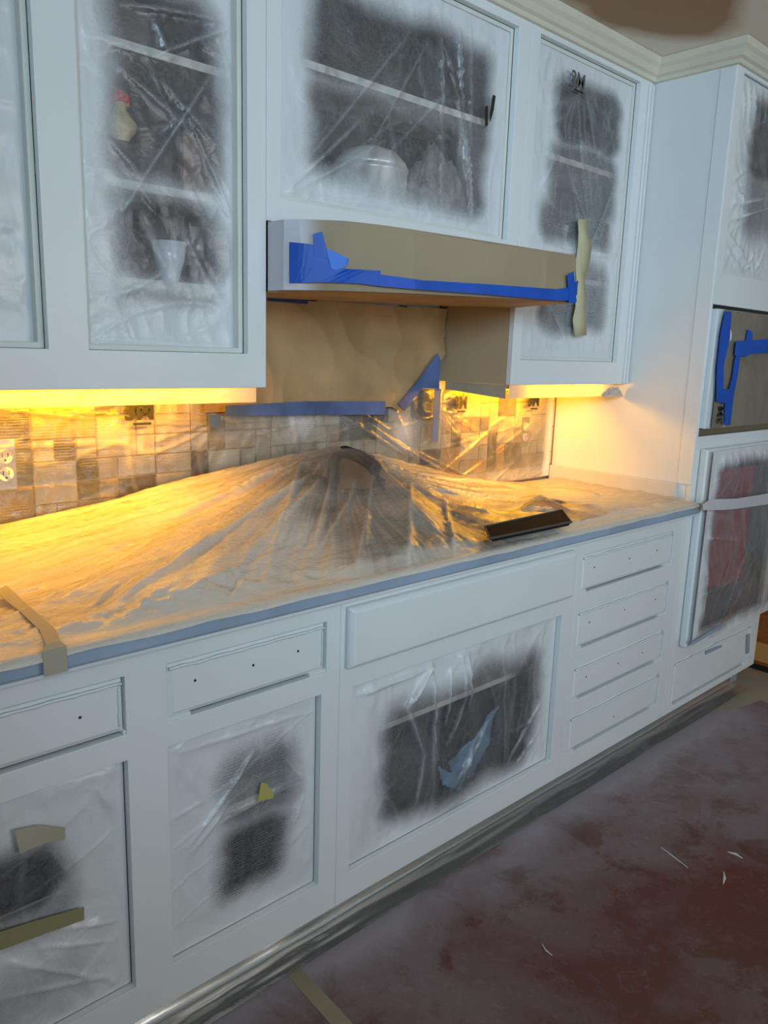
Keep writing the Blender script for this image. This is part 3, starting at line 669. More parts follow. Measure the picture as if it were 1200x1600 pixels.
# ---------------------------------------------------------------- range hood wrapped in paper
hd = empty('range_hood', (1.53, -.3, 1.55), 'shallow range hood wrapped in brown paper and edged with blue tape', 'range hood')
hp = [(1.077, YU - .001), (1.079, -.370), (1.10, -.400), (1.18, -.455), (1.35, -.505), (1.6, -.525), (1.85, -.532), (1.975, -.530), (1.990, -.515), (1.990, YU - .001)]
def hy(x, z=None):
    for (a, b), (c, d) in zip(hp[1:], hp[2:]):
        if a <= x <= c: return b + (d - b) * (x - a) / (c - a + 1e-9)
    return hp[1][1] if x < hp[1][0] else hp[-2][1]
hzb = lambda x: 1.536 + .026 * (x - 1.08) / .91
hzt = lambda x: 1.686 - .004 * sin(x * 9)
def dense(path, step=.02):
    o = []
    for (a, b) in zip(path, path[1:]):
        n = max(1, int(math.dist(a, b) / step)); o += [(a[0] + (b[0] - a[0]) * k / n, a[1] + (b[1] - a[1]) * k / n) for k in range(n)]
    return o + [path[-1]]
hpd = dense(hp)
mb = MB(); nr = 10; n = len(hpd)
for k in range(nr + 1):
    for i, (x, y) in enumerate(hpd):
        f = k / nr; z = hzb(x) + (hzt(x) - hzb(x)) * f; e = sin(pi * f)
        d = (.003 + .003 * nz(x * 7, z * 9) + .0045 * max(0, 1 - abs(x - 1.835) / .02) + .004 * max(0, 1 - abs(x - 1.155) / .012)) * e - .004 * (1 - e) ** 4
        if i in (0, n - 1): d = 0
        mb.v.append((x, y - d if x > 1.082 else y, z))
for k in range(nr):
    for i in range(n - 1): a = k * n + i; mb.f.append((a, a + 1, a + 1 + n, a + n))
mb.f.append(tuple(nr * n + i for i in range(n))[::-1])
hm = mat('oversprayed_hood_paper', srgb(150, 134, 108), .75, var=.08, scale=4, bump=.25, bscale=14)
_t = hm.node_tree; _p = next(n for n in _t.nodes if n.type == 'BSDF_PRINCIPLED'); _c = _p.inputs['Base Color'].links[0].from_socket
_g = N(_t, 'NewGeometry'); _s = N(_t, 'SeparateXYZ'); L(_t, _g.outputs['Position'], _s.inputs[0]); _r = N(_t, 'MapRange'); _r.interpolation_type = 'SMOOTHSTEP'
_r.inputs[1].default_value = 1.095; _r.inputs[2].default_value = 1.150; _r.inputs[3].default_value = 1; _r.inputs[4].default_value = 0; L(_t, _s.outputs[0], _r.inputs[0])
_m = N(_t, 'MixRGB'); _m.inputs[2].default_value = (.52, .52, .56, 1); L(_t, _r.outputs[0], _m.inputs[0]); L(_t, _c, _m.inputs[1]); L(_t, _m.outputs[0], _p.inputs['Base Color'])
mb.build('paper_wrap', hm, hd)
# underside paper, slightly proud and sagging
mb = MB(); bot = [(x, max(y, -.524) if y < -.31 else y) for x, y in hpd]
rows = 14
for k in range(rows + 1):
    for i, (x, y) in enumerate(hpd):
        yy = y * (1 - k / rows) + (-.032) * k / rows
        if i in (0, n - 1): yy = (YU - .001) * (1 - k / rows) + (-.032) * k / rows
        mb.v.append((x, yy, hzb(x) - .001 - .007 * sin(pi * k / rows) * (1 + .8 * nz(x * 4, yy * 5))))
for k in range(rows):
    for i in range(n - 1): a = k * n + i; mb.f.append((a, a + n, a + n + 1, a + 1))
mb.build('underside_paper', PAPER2, hd, smooth=True)
MB().box(1.095, 1.975, YU + .004, -.045, 1.575, 1.685).build('hood_housing', STEEL, hd)
# tape on the hood follows the curved front
def onhood(u, v):
    x = 1.5
    for _ in range(30):
        q = at(u, v, 1, hy(x) - .010); x = .5 * x + .5 * max(1.079, min(1.99, q.x))
    return (x, q.z)
def hood_tape(outline, m=BLUE, lift=.0105, name='masking_tape', n=26):
    top, botm = outline
    def samp(pl_, f):
        L_ = len(pl_) - 1; k = min(int(f * L_), L_ - 1); g = f * L_ - k; return (pl_[k][0] + (pl_[k + 1][0] - pl_[k][0]) * g, pl_[k][1] + (pl_[k + 1][1] - pl_[k][1]) * g)
    n = (len(top) - 1) * 5
    mb = MB()
    for i in range(n + 1):
        for pl_ in (top, botm):
            u, v = samp(pl_, i / n); x, z = onhood(u, v); mb.v.append((x, hy(x) - lift, z))
    for i in range(n): mb.f.append((2 * i + 1, 2 * i + 3, 2 * i + 2, 2 * i))
    o = mb.build(name, m, hd); so = o.modifiers.new('thick', 'SOLIDIFY'); so.thickness = .0012; so.offset = 0; return o
hood_tape(([(452, 378), (490, 382), (520, 392), (544, 405)], [(452, 441), (480, 442), (510, 441), (534, 423)]))
hood_tape(([(489, 366), (494, 364), (503, 362), (508, 385)], [(491, 400), (500, 402), (510, 404), (514, 405)]), lift=.0118)
hood_tape(([(452, 417), (540, 420), (594, 423), (594, 429), (660, 438), (760, 444), (870, 452), (895, 448)], [(452, 442), (500, 441), (560, 443), (600, 448), (660, 453), (760, 460), (860, 469), (895, 470)]), lift=.0112)
hood_tape(([(885, 430), (890, 427), (895, 424), (897, 442)], [(888, 473), (892, 474), (896, 474), (902, 470)]), lift=.0125)
hood_tape(([(889, 442), (895, 441), (900, 440), (905, 438)], [(889, 462), (895, 462), (900, 461), (905, 460)]), lift=.0132)
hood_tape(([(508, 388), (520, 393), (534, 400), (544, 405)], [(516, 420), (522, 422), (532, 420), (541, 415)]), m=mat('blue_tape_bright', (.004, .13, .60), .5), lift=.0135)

# ---------------------------------------------------------------- under-cabinet lights and their masking strips
def uclight(x0, x1, label, power, y=-.225):
    r = empty('under_cabinet_light', ((x0 + x1) / 2, y, ZU), label, 'light')
    MB().box(x0, x1, y - .022, y + .022, ZU - .020, ZU - .001).build('housing', mat('light_housing', (.75, .72, .65), .5), r, bevel=.002)
    m, t, out = nt('amber_led'); e = N(t, 'Emission', Strength=14); e.inputs[0].default_value = (1, .48, .01, 1); L(t, e.outputs[0], out.inputs[0])
    MB().box(x0 + .01, x1 - .01, y - .014, y + .014, ZU - .0225, ZU - .0205).build('diffuser', m, r)
    o = area('lamp', ((x0 + x1) / 2, y, ZU - .026), ((x0 + x1) / 2, y + .30, 1.0), (x1 - x0), .03, power, (1, .43, .0)); o.parent = r; o.matrix_parent_inverse = Matrix.Translation(-Vector(r.location))
    o = area('lamp', ((x0 + x1) / 2, y - .024, ZU - .014), ((x0 + x1) / 2, y - 1, ZU - .20), (x1 - x0), .02, power * .22, (1, .44, .0)); o.parent = r; o.matrix_parent_inverse = Matrix.Translation(-Vector(r.location)); return r
uclight(.22, 1.00, 'amber strip light under the left wall cabinet', 8.0, -.17)
uclight(2.12, 2.52, 'amber strip light under the narrow wall cabinet', 6.6, -.20)
def strip(x0, x1, y, z0, z1, label, seed, flap=None):
    o = film('masking_strip', x0, x1, z0, z1, y, STRIPF, lambda x, z: .3, (), 60, 6, amp=.003, seed=seed)
    return tag(o, label, 'masking strip')
strip(XL + .01, 1.055, YU + .014, 1.281, ZU - .001, 'glowing plastic masking strip hanging under the left wall cabinet', 3)
strip(2.005, 2.62, YU + .014, 1.273, ZU - .001, 'glowing plastic masking strip hanging under the narrow wall cabinet', 8)
mb = MB(); mb.v = [(1.998, -.29, 1.272), (1.998, -.03, 1.288), (1.998, -.03, ZU - .001), (1.998, -.29, ZU - .001)]; mb.f = [(0, 1, 2, 3)]
o = mb.build('masking_strip', TAPEG); o.modifiers.new('t', 'SOLIDIFY').thickness = .0015; tag(o, 'short strip along the left underside edge of the narrow wall cabinet', 'masking strip')
o = lump('torn_flap', (2.61, -.300, 1.268), .060, .010, .030, STRIPF, .4, 3, 5); 
o.data.attributes.new('coat', 'FLOAT', 'POINT').data.foreach_set('value', [.3] * len(o.data.vertices)); tag(o, 'loose torn plastic flap at the right end of the glowing strip', 'masking strip')

# ---------------------------------------------------------------- films over the doorways
def sheet(label, h, y, m, coat, creases=(), **kw):
    o = film('plastic_sheet', h[0] + .002, h[1] - .002, h[2] + .002, h[3] - .002, y, m, coat, creases, **kw); return tag(o, label, 'plastic sheet')
yf = -.266
sheet('foggy film over the far left upper doorway, cut by the frame edge', HU1, yf, FILMW, windows((.22, .47, 1.45, 1.75, .05, .75), seed=3), pcrease(yf, [(0, 155, 40, 158, .004, .005), (0, 352, 25, 357, .006, .006), (20, 200, 60, 540, .003, .01)]), seed=11)
sheet('wrinkled film over the tall upper doorway showing shelves of crockery', HU2, yf, FILM,
      windows(pwin(yf, 172, -20, 345, 300, .035, .97), pwin(yf, 178, 300, 345, 440, .035, 1), pwin(yf, 185, 445, 340, 475, .03, .6), seed=1),
      pcrease(yf, [(325, 120, 215, 290, .009, .007), (215, 290, 190, 330, .006, .006), (180, 100, 300, 210, .006, .008), (250, 125, 345, 240, .006, .006), (300, 200, 364, 345, .007, .006), (140, 55, 240, 88, .007, .006), (240, 88, 355, 45, .008, .007), (190, 5, 345, 32, .008, .006), (240, 30, 262, 88, .005, .006), (215, 290, 245, 330, .005, .005), (170, 220, 225, 285, .006, .008), (300, 60, 352, 95, .006, .006), (330, 300, 364, 348, .005, .004), (150, 530, 385, 545, .006, .006)]), seed=1, nu=150, nv=200)
yf = -.284
SH = sheet('clear film with tall vertical folds over the doorway above the hood', HH, yf, FILM,
      windows(pwin(yf, 480, 15, 770, 175, .035, .97), pwin(yf, 480, 150, 730, 300, .035, 1), pwin(yf, 600, 60, 765, 330, .03, .9), seed=5),
      pcrease(yf, [(688, 60, 690, 190, .010, .006), (715, 50, 722, 180, .014, .007), (722, 180, 738, 340, .014, .007), (692, 75, 712, 130, .008, .005), (712, 130, 730, 290, .008, .006), (735, 45, 733, 250, .008, .005), (640, 50, 480, 250, .006, .008), (670, 60, 560, 260, .005, .008), (560, 190, 445, 300, .008, .008), (600, 220, 450, 305, .005, .007), (738, 320, 762, 345, .008, .005), (700, 140, 610, 235, .005, .012), (450, 300, 780, 350, .004, .006), (690, 190, 690, 330, .006, .008)]), seed=5, nu=170, nv=120)
SR = sheet('printed film over the narrow upper doorway, gathered down its middle', HR, yf, FILMP,
      windows(pwin(yf, 866, 130, 972, 240, .03, 1), pwin(yf, 856, 225, 964, 350, .03, .88), pwin(yf, 838, 320, 955, 388, .03, .85), pwin(yf, 838, 405, 948, 522, .03, .75), seed=8),
      pcrease(yf, [(830, 392, 965, 400, .012, .012), (900, 140, 915, 340, .008, .006), (912, 140, 930, 240, .006, .006), (880, 250, 912, 345, .006, .007), (955, 300, 912, 400, .006, .008), (840, 300, 870, 240, .006, .008), (860, 480, 890, 545, .008, .006), (900, 470, 895, 520, .006, .005), (935, 250, 960, 300, .005, .006), (832, 380, 890, 395, .008, .006)]), seed=8, nu=110, nv=170)
q = at(912, 147, 1, yf - .012); plogo = bpy.data.objects[-1] if False else None
yf = YF + .018
sheet('film over the lower left doorway with a dark box and shelf behind', HA, yf, FILM,
      windows(pwin(yf, -60, 1325, 110, 1450, .03, 1), pwin(yf, -40, 1385, 130, 1470, .02, .6), (.19, .50, .19, .33, .05, .45), seed=12),
      pcrease(yf, [(0, 1500, 180, 1530, .006, .006), (100, 1450, 180, 1440, .006, .005), (60, 1480, 175, 1470, .005, .005), (150, 1230, 180, 1265, .005, .005), (0, 1250, 180, 1200, .004, .006), (80, 1330, 110, 1370, .005, .004), (0, 1560, 175, 1520, .005, .006)]), seed=12)
sheet('film over the second lower doorway with printed text and a small yellow scrap', HB, yf, FILMP,
      windows(pwin(yf, 345, 1160, 462, 1285, .04, .85), pwin(yf, 338, 1270, 445, 1395, .035, 1), seed=14),
      pcrease(yf, [(395, 1175, 295, 1320, .009, .007), (440, 1230, 340, 1285, .006, .006), (440, 1180, 475, 1220, .006, .006), (300, 1330, 350, 1260, .006, .008), (285, 1350, 285, 1480, .003, .006), (490, 1100, 480, 1380, .004, .006), (475, 1240, 450, 1300, .005, .005), (280, 1175, 490, 1110, .004, .006), (420, 1230, 395, 1275, .006, .004)]), seed=14, nu=100, nv=130)
sheet('billowing clear film over the wide doorway under the sink', HC, yf, FILM,
      windows(pwin(yf, 592, 1085, 690, 1275, .035, .95), pwin(yf, 670, 1045, 830, 1225, .04, 1), pwin(yf, 700, 1035, 840, 1190, .04, .95), seed=17),
      pcrease(yf, [(672, 1042, 630, 1105, .016, .010), (672, 1042, 672, 1210, .018, .010), (630, 1105, 660, 1180, .014, .012), (660, 1180, 648, 1260, .010, .012), (718, 1025, 720, 1090, .014, .008), (728, 1025, 728, 1100, .014, .006), (720, 1090, 695, 1160, .010, .008), (700, 1050, 690, 1130, .010, .008), (768, 1120, 700, 1230, .010, .012), (848, 1090, 780, 1210, .008, .008), (840, 1145, 800, 1200, .008, .006), (560, 1085, 670, 1042, .010, .008), (740, 1150, 710, 1230, .008, .008), (786, 1020, 786, 1200, .006, .006)]), seed=17, nu=190, nv=120, amp=.008)
yf = YF + .010
sheet('film gathered in pleats over the oven tower top doorway', HT[0], yf, FILM,
      windows(pwin(yf, 1166, 200, 1400, 330, .04, 1), pwin(yf, 1160, 240, 1400, 405, .05, .8), seed=21),
      [(2.748 + .05 * i, 2.325, 2.80 + .035 * i, 2.20, .008, .007) for i in range(10)] + [(2.75, 2.0 - .03 * i, 2.86, 2.06 - .05 * i, .006, .006) for i in range(3)] + pcrease(yf, [(1140, 320, 1200, 310, .010, .010), (1135, 345, 1200, 325, .012, .008), (1150, 300, 1160, 310, .01, .01), (1132, 360, 1170, 420, .01, .008), (1165, 420, 1178, 395, .008, .006), (1180, 422, 1195, 395, .008, .006), (1135, 390, 1160, 430, .007, .007)]), seed=21, nu=110, nv=110)

# 3M mark on the narrow doorway film, partly sprayed over, and sideways on the hood doorway film
q = at(903, 136, 1, -.305); text3d('3M', .06, q.x, -.305, q.z, mat('faded_black_print', (.10, .11, .11), .6), SR, 'printed_logo', .0012)
MB().box(q.x - .02, q.x + .03, -.3055, -.3048, q.z - .014, q.z - .008).build('printed_line', PAINTBLACK, SR)
plate('printed_mark', W0([(770, 148), (774, 150), (771, 172), (766, 190), (765, 180)], -.302), PAINTBLACK, SH, yfun=-.302)
plate('printed_mark', W0([(758, 166), (762, 166), (762, 196), (758, 198)], -.302), PAINTBLACK, SH, yfun=-.302)

# ---------------------------------------------------------------- things inside the cabinets
def thing_mesh(mb_or_o, label, cat, name=None, **k): return tag(mb_or_o, label, cat)
# upper tall cabinet: rooster figurine on middle shelf
z0 = 1.815; rx, ry = .80, -.17; k_ = .52
o = MB().box(.715, .885, -.235, -.09, 1.7395, 1.8145).build('storage_box', mat('dark_tin', (.05, .04, .04), .5), bevel=.003); tag(o, 'dark tin under the pottery rooster', 'box')
ro = empty('rooster_figurine', (rx, ry, z0), 'small pottery rooster with a red comb behind the tall upper film', 'figurine')
CRM = mat('cream_pottery', srgb(206, 186, 140), .4, var=.1)
def sc(pr): return [(a * k_, b * k_) for a, b in pr]
MB().lathe(sc([(.03, 0), (.036, .006), (.03, .03), (.05, .06), (.056, .09), (.036, .12), (.02, .145), (.022, .165), (.008, .178)]), (rx, ry, z0), 24, sx=1.2).build('body', CRM, ro, smooth=True)
MB().tube([(rx - .015, ry, z0 + .03), (rx - .034, ry, z0 + .055), (rx - .030, ry, z0 + .085), (rx - .02, ry, z0 + .092)], [.011, .010, .007, .002], 10).build('tail', mat('brown_feather', srgb(150, 70, 40), .5), ro, smooth=True)
for k in range(3): MB().lathe([(.002, 0), (.010, .004), (.008, .016), (.002, .022)], (rx - .010 + k * .010, ry - .006, z0 + .086 + .004 * (k == 1)), 10).build('comb', mat('red_comb', srgb(206, 40, 44), .4), ro, smooth=True)
MB().lathe([(.001, 0), (.004, .004), (.001, .014)], (rx + .014, ry - .008, z0 + .080), 8).build('beak', mat('yellow_beak', srgb(210, 160, 50), .4), ro)
def bowl(x, y, z, r, h, m, label, group=None, name='bowl'):
    o = MB().lathe([(r * .45, 0), (r * .5, h * .06), (r * .85, h * .55), (r, h), (r * .96, h), (r * .8, h * .55), (r * .4, h * .12), (.001, h * .10)], (x, y, z), 28).build(name, m, smooth=True); return tag(o, label, 'bowl', group)
CER = mat('white_ceramic', (.75, .76, .78), .2); CERD = mat('charcoal_ceramic', (.06, .055, .06), .3)
bowl(.80, -.16, 1.5445, .055, .045, CERD, 'charcoal bowl left of the white bowl in the tall upper cabinet')
bowl(.905, -.17, 1.5445, .04, .09, CER, 'white tall bowl on the second shelf of the tall upper cabinet')
bowl(.995, -.14, 1.5445, .045, .13, CERD, 'tall charcoal bowl by the right side of the tall upper cabinet')
o = MB().box(.93, 1.02, -.2, -.05, 1.7395, 1.86).build('spice_box', mat('brown_carton', srgb(112, 84, 66), .7), bevel=.002); tag(o, 'brown carton beside the pottery rooster', 'box')
o = MB().box(.72, .86, -.19, -.05, 2.0045, 2.10).build('storage_box', mat('dark_brown_box', srgb(60, 42, 34), .7), bevel=.002); tag(o, 'dark brown box on the top shelf of the tall upper cabinet', 'box')
jar = empty('glass_jar', (.95, -.17, 1.333), 'short pale jar on the floor of the tall upper cabinet', 'jar')
MB().lathe([(.035, 0), (.04, .01), (.04, .07), (.032, .085)], (.95, -.17, 1.3325), 24).build('body', CER, jar, smooth=True); MB().lathe([(.034, 0), (.034, .018)], (.95, -.17, 1.418), 24).build('lid', STEEL, jar)
# hood cabinet
q = at(583, 268, 1, -.15)
pt = empty('steel_pot', (q.x, -.15, 1.7065), 'shiny domed steel pot behind the film above the hood', 'pot')
CHR = mat('polished_steel', (.85, .84, .80), .30, metal=.25, bump=.1, bscale=8)
MB().lathe([(.085, 0), (.1, .015), (.105, .18), (.108, .185)], (q.x, -.135, 1.7065), 36).build('body', CHR, pt, smooth=True)
MB().lathe([(.108, 0), (.1, .02), (.075, .045), (.03, .062), (.012, .066)], (q.x, -.135, 1.893), 36).build('lid', CHR, pt, smooth=True)
MB().lathe([(.008, 0), (.014, .01), (.016, .018), (.010, .024)], (q.x, -.135, 1.9585), 16).build('knob', BLACK, pt, smooth=True)
q = at(672, 255, 1, -.15)
bagm = film_mat('plastic_bag_film', clear=.34, crinkle=.9, cscale=20, tint=(.75, .72, .66))
o = lump('plastic_bag', (q.x + .01, -.165, 1.7065),   .12, .08, .27, bagm, .16, 6, 2.2, n=48); o.data.attributes.new('coat', 'FLOAT', 'POINT').data.foreach_set('value', [.05] * len(o.data.vertices))
tag(o, 'crumpled clear plastic bag standing right of the steel pot', 'bag')
q = at(742, 180, 1, -.12)
o = MB().box(1.89, 1.970, -.22, -.04, 1.7065, 2.04).build('brown_carton', mat('dark_printed_carton', srgb(66, 58, 52), .7, var=.3, scale=20), bevel=.002); tag(o, 'dark printed carton at the right end of the hood cabinet', 'box')
# narrow upper
q = at(882, 350, 1, -.20)
b = empty('red_bottle', (q.x, -.20, 1.6745), 'small bottle of red liquid behind the narrow upper film', 'bottle')
MB().lathe([(.022, 0), (.026, .006), (.026, .085), (.022, .10)], (q.x, -.20, 1.6745), 20).build('body', mat('red_liquid', srgb(200, 40, 56), .25), b, smooth=True)
MB().lathe([(.012, 0), (.012, .05), (.016, .055), (.014, .075)], (q.x, -.20, 1.7745), 16).build('cap', CER, b, smooth=True)
q = at(948, 335, 1, -.18)
o = MB().lathe([(.03, 0), (.034, .01), (.034, .10), (.015, .16), (.012, .19)], (2.60, -.22, 1.6745), 20).build('pink_bottle', mat('dusty_pink', srgb(180, 110, 110), .4), smooth=True); tag(o, 'dusty pink bottle right of the cream tape strip', 'bottle')
o = MB().box(2.16, 2.50, -.20, -.04, 2.0395, 2.26).build('storage_box', mat('near_black_box', (.03, .03, .035), .7), bevel=.002); tag(o, 'near-black box on the top shelf of the narrow upper cabinet', 'box')
for i, xx in enumerate((2.14, 2.30, 2.47)):
    bowl(xx, -.15, 1.3325, .06, .14, CERD, ('leftmost', 'middle', 'rightmost')[i] + ' of three dim grey crocks at the foot of the narrow upper cabinet', name='crock')
# cream tape strip hanging in front of the narrow doorway
tm = MB(); n_ = 0
for (u, v, wdt) in ((909, 343, 8), (909, 365, 9), (912, 385, 10), (908, 410, 10), (905, 440, 8), (905, 480, 8), (903, 500, 9), (905, 524, 10)):
    a = at(u - wdt, v, 1, YU - .004); b_ = at(u + wdt, v, 1, YU - .004); k = .004 * sin(n_ * 1.9); tm.v += [(a.x, a.y - .006 - k, a.z), (b_.x, b_.y - .006 + k, b_.z)]; n_ += 1
tm.f = [(2 * i, 2 * i + 2, 2 * i + 3, 2 * i + 1) for i in range(n_ - 1)]
o = tm.build('masking_tape_strip', TAPE, smooth=True); o.modifiers.new('t', 'SOLIDIFY').thickness = .0008; tag(o, 'cream masking tape strip hanging down the narrow upper doorway', 'tape')
# lower cabinets
o = MB().box(.20, .52, -.52, -.18, .3935, .55).build('appliance_box', mat('charcoal_box', (.022, .023, .024), .6), bevel=.004); tag(o, 'charcoal box on the shelf of the lower left cabinet', 'box')
o = MB().box(.20, .50, -.50, -.25, .1135, .30).build('storage_bin', mat('grey_bin', (.16, .16, .15), .6), bevel=.006); tag(o, 'grey bin under the shelf of the lower left cabinet', 'box')
plate_ = lambda name, px, y, m, label, cat: tag(plate(name, W(px, y), m, None, yfun=y), label, cat)
plate_('tape_patch', [(22, 1297), (60, 1289), (101, 1293), (101, 1311), (66, 1318), (31, 1334)], YF + .006, TAPEG, 'crumpled beige tape patch on the lower left doorway film', 'tape')
plate_('tape_patch', [(-20, 1462), (60, 1437), (131, 1417), (131, 1437), (60, 1462), (-20, 1492)], YF + .009, mat('olive_tape', srgb(140, 134, 96), .7), 'long olive tape across the lower left doorway film', 'tape')
plate_('tape_scrap', [(402, 1252), (408, 1222), (416, 1224), (428, 1240), (426, 1247)], YF + .008, mat('yellow_scrap', srgb(176, 164, 96), .7), 'small yellow paper scrap on the second lower doorway film', 'tape')
o = MB().box(.67, .98, -.45, -.1, .4235, .60).build('appliance_box', mat('grey_box', (.10, .10, .10), .6), bevel=.004); tag(o, 'grey box above the shelf in the second lower cabinet', 'box')
def swath(name, px, y, m, label, cat, amp=.02, seed=1):
    poly = W(px, y); o = papermesh(poly, y, 50, 50, amp).build(name, m); o.modifiers.new('t', 'SOLIDIFY').thickness = .003
    me = o.data; me.polygons.foreach_set('use_smooth', [True] * len(me.polygons)); return tag(o, label, cat)
swath('blue_bag', [(700, 1190), (735, 1150), (772, 1100), (765, 1140), (735, 1210), (722, 1215), (712, 1232), (690, 1225), (688, 1200), (705, 1208)], -.53, mat('pale_blue_plastic', srgb(104, 150, 180), .35, var=.2, scale=12), 'pale blue crumpled bag hanging in the sink cabinet', 'bag', .012)
o = MB().tube([(1.55, -.30, .70), (1.55, -.30, .56), (1.57, -.30, .52), (1.62, -.26, .51), (1.66, -.2, .53), (1.66, -.14, .54), (1.66, -.03, .54)], .022, 14).build('drain_pipe', mat('white_pipe', (.6, .6, .6), .4), smooth=True); tag(o, 'white drain pipe dimly seen under the sink', 'pipe')

# ---------------------------------------------------------------- tower appliances
mc = empty('wall_oven', (3.07, -.4, 1.2), 'built-in upper oven masked with grey-brown paper and blue tape', 'oven')
MF = -.622
MB().box(2.703, 3.437, MF + .004, -.03, 1.176, 1.585).build('oven_body', mat('white_sprayed_steel', (.62, .68, .70), .4), mc, bevel=.003)
MB().box(2.703, 3.437, -.592, -.03, 1.150, 1.172).build('vent_slot', mat('vent_metal', (.55, .45, .30), .25, metal=1), mc)
MB().box(2.701, 3.439, -.585, -.58, 1.586, 1.599).build('top_gap_shade', BLACK, mc)  # black bar painting the shade of the gap above the oven
papermesh([(2.735, 1.178), (3.437, 1.178), (3.437, 1.583), (2.735, 1.583)], MF + .001, 60, 40, .004).build('masking_paper', PAPERG, mc)
WM = lambda l: W(l, MF - .010)
plate('masking_tape', WM([(1133, 487), (1143, 487), (1140, 530), (1131, 570), (1130, 608), (1139, 608), (1144, 590), (1147, 565), (1150, 555), (1157, 555), (1152, 590), (1146, 620), (1141, 664), (1132, 664), (1133, 630), (1119, 628), (1120, 575), (1126, 520)]), BLUE, mc, yfun=MF - .0095)
plate('masking_tape', WM([(1150, 533), (1165, 532), (1168, 514), (1176, 520), (1175, 532), (1290, 528), (1290, 550), (1172, 553), (1166, 557), (1147, 555)]), BLUE, mc, yfun=MF - .0100)
q = at(1127, 655, 1, MF - .010); lo = text3d('3M', .05, 0, 0, 0, PAINTBLACK, mc, 'printed_logo', .0012)
lo.data.transform(Matrix.Translation((q.x + .008, MF - .0095, q.z + .005)) @ Matrix.Rotation(-pi / 2, 4, 'Y') @ Matrix.Translation((0.01, 0, 0)))


ov = empty('lower_oven', (3.09, -.4, .38), 'lower built-in oven under loose film with a dark red towel showing', 'oven')
MB().box(2.765, 3.415, -.585, -.05, .385, 1.085).build('oven_body', mat('oven_dark', (.03, .03, .035), .3), ov, bevel=.004)
link('trim_frame', frame(2.722, 3.456, .362, 1.104, [(2.775, 3.405, .40, 1.06)], -.630, .029), WHITE, ov, bevel=.008, seg=3)
MB().tube([(2.82, -.597, 1.0), (3.38, -.597, 1.0)], .009, 12).build('handle', STEEL, ov, smooth=True)
tw = empty('dish_towel', (3.05, -.615, .62), 'dark red towel hanging on the lower oven handle behind film', 'towel')
mb = papermesh([(2.86, .56), (3.18, .54), (3.18, 1.016), (2.86, 1.016)], -.616, 40, 50, .003); o = mb.build('cloth', mat('dark_red_towel', srgb(150, 30, 52), .85), tw, smooth=True); o.modifiers.new('t', 'SOLIDIFY').thickness = .003
fo = film('plastic_sheet', 2.728, 3.452,   .370, 1.098, -.648, FILM, windows((2.78, 3.56, .40, 1.05, .022, 1), seed=31, base=.80), pcrease(-.655, [(1085, 850, 1075, 990, .012, .01), (1098, 980, 1110, 870, .006, .006), (1110, 970, 1150, 850, .006, .006), (1120, 985, 1175, 840, .008, .006), (1135, 975, 1190, 850, .008, .006), (1090, 840, 1160, 845, .006, .005), (1100, 930, 1160, 900, .006, .005)]) + [(2.80 + .06 * i, 1.08, 2.81 + .06 * i, 1.02, .006, .008) for i in range(10)], 110, 110, .007, 31)
tag(fo, 'loose dark-looking film bulging over the lower oven', 'plastic sheet')
o = tag(plate('masking_tape_strip', W([(1098, 788), (1110, 780), (1150, 779), (1290, 752), (1290, 768), (1150, 795), (1125, 797), (1098, 797)], -.675), film_mat('pale_tape', clear=.75, crinkle=.3), None, yfun=-.675), 'pale tape band across the top of the lower oven film', 'tape')
o.data.attributes.new('coat', 'FLOAT', 'POINT')
tag(plate('blue_tape_strip', W([(1078, 1005), (1128, 975), (1128, 980), (1082, 1008)], -.662), BLUED, None, yfun=-.662), 'blue tape sliver at the bottom of the lower oven film', 'tape')
for px, lb in (([(1103, 1017), (1128, 1008), (1128, 1011), (1103, 1023)], 'small smear of blue tape above the tower drawer'), ([(1167, 992), (1172, 990), (1171, 1020), (1166, 1022)], 'short upright blue tape at the right of the tower drawer')):
    tag(plate('blue_tape_strip', W(px, YF - .0015), BLUED, None, yfun=YF - .0003), lb, 'tape')

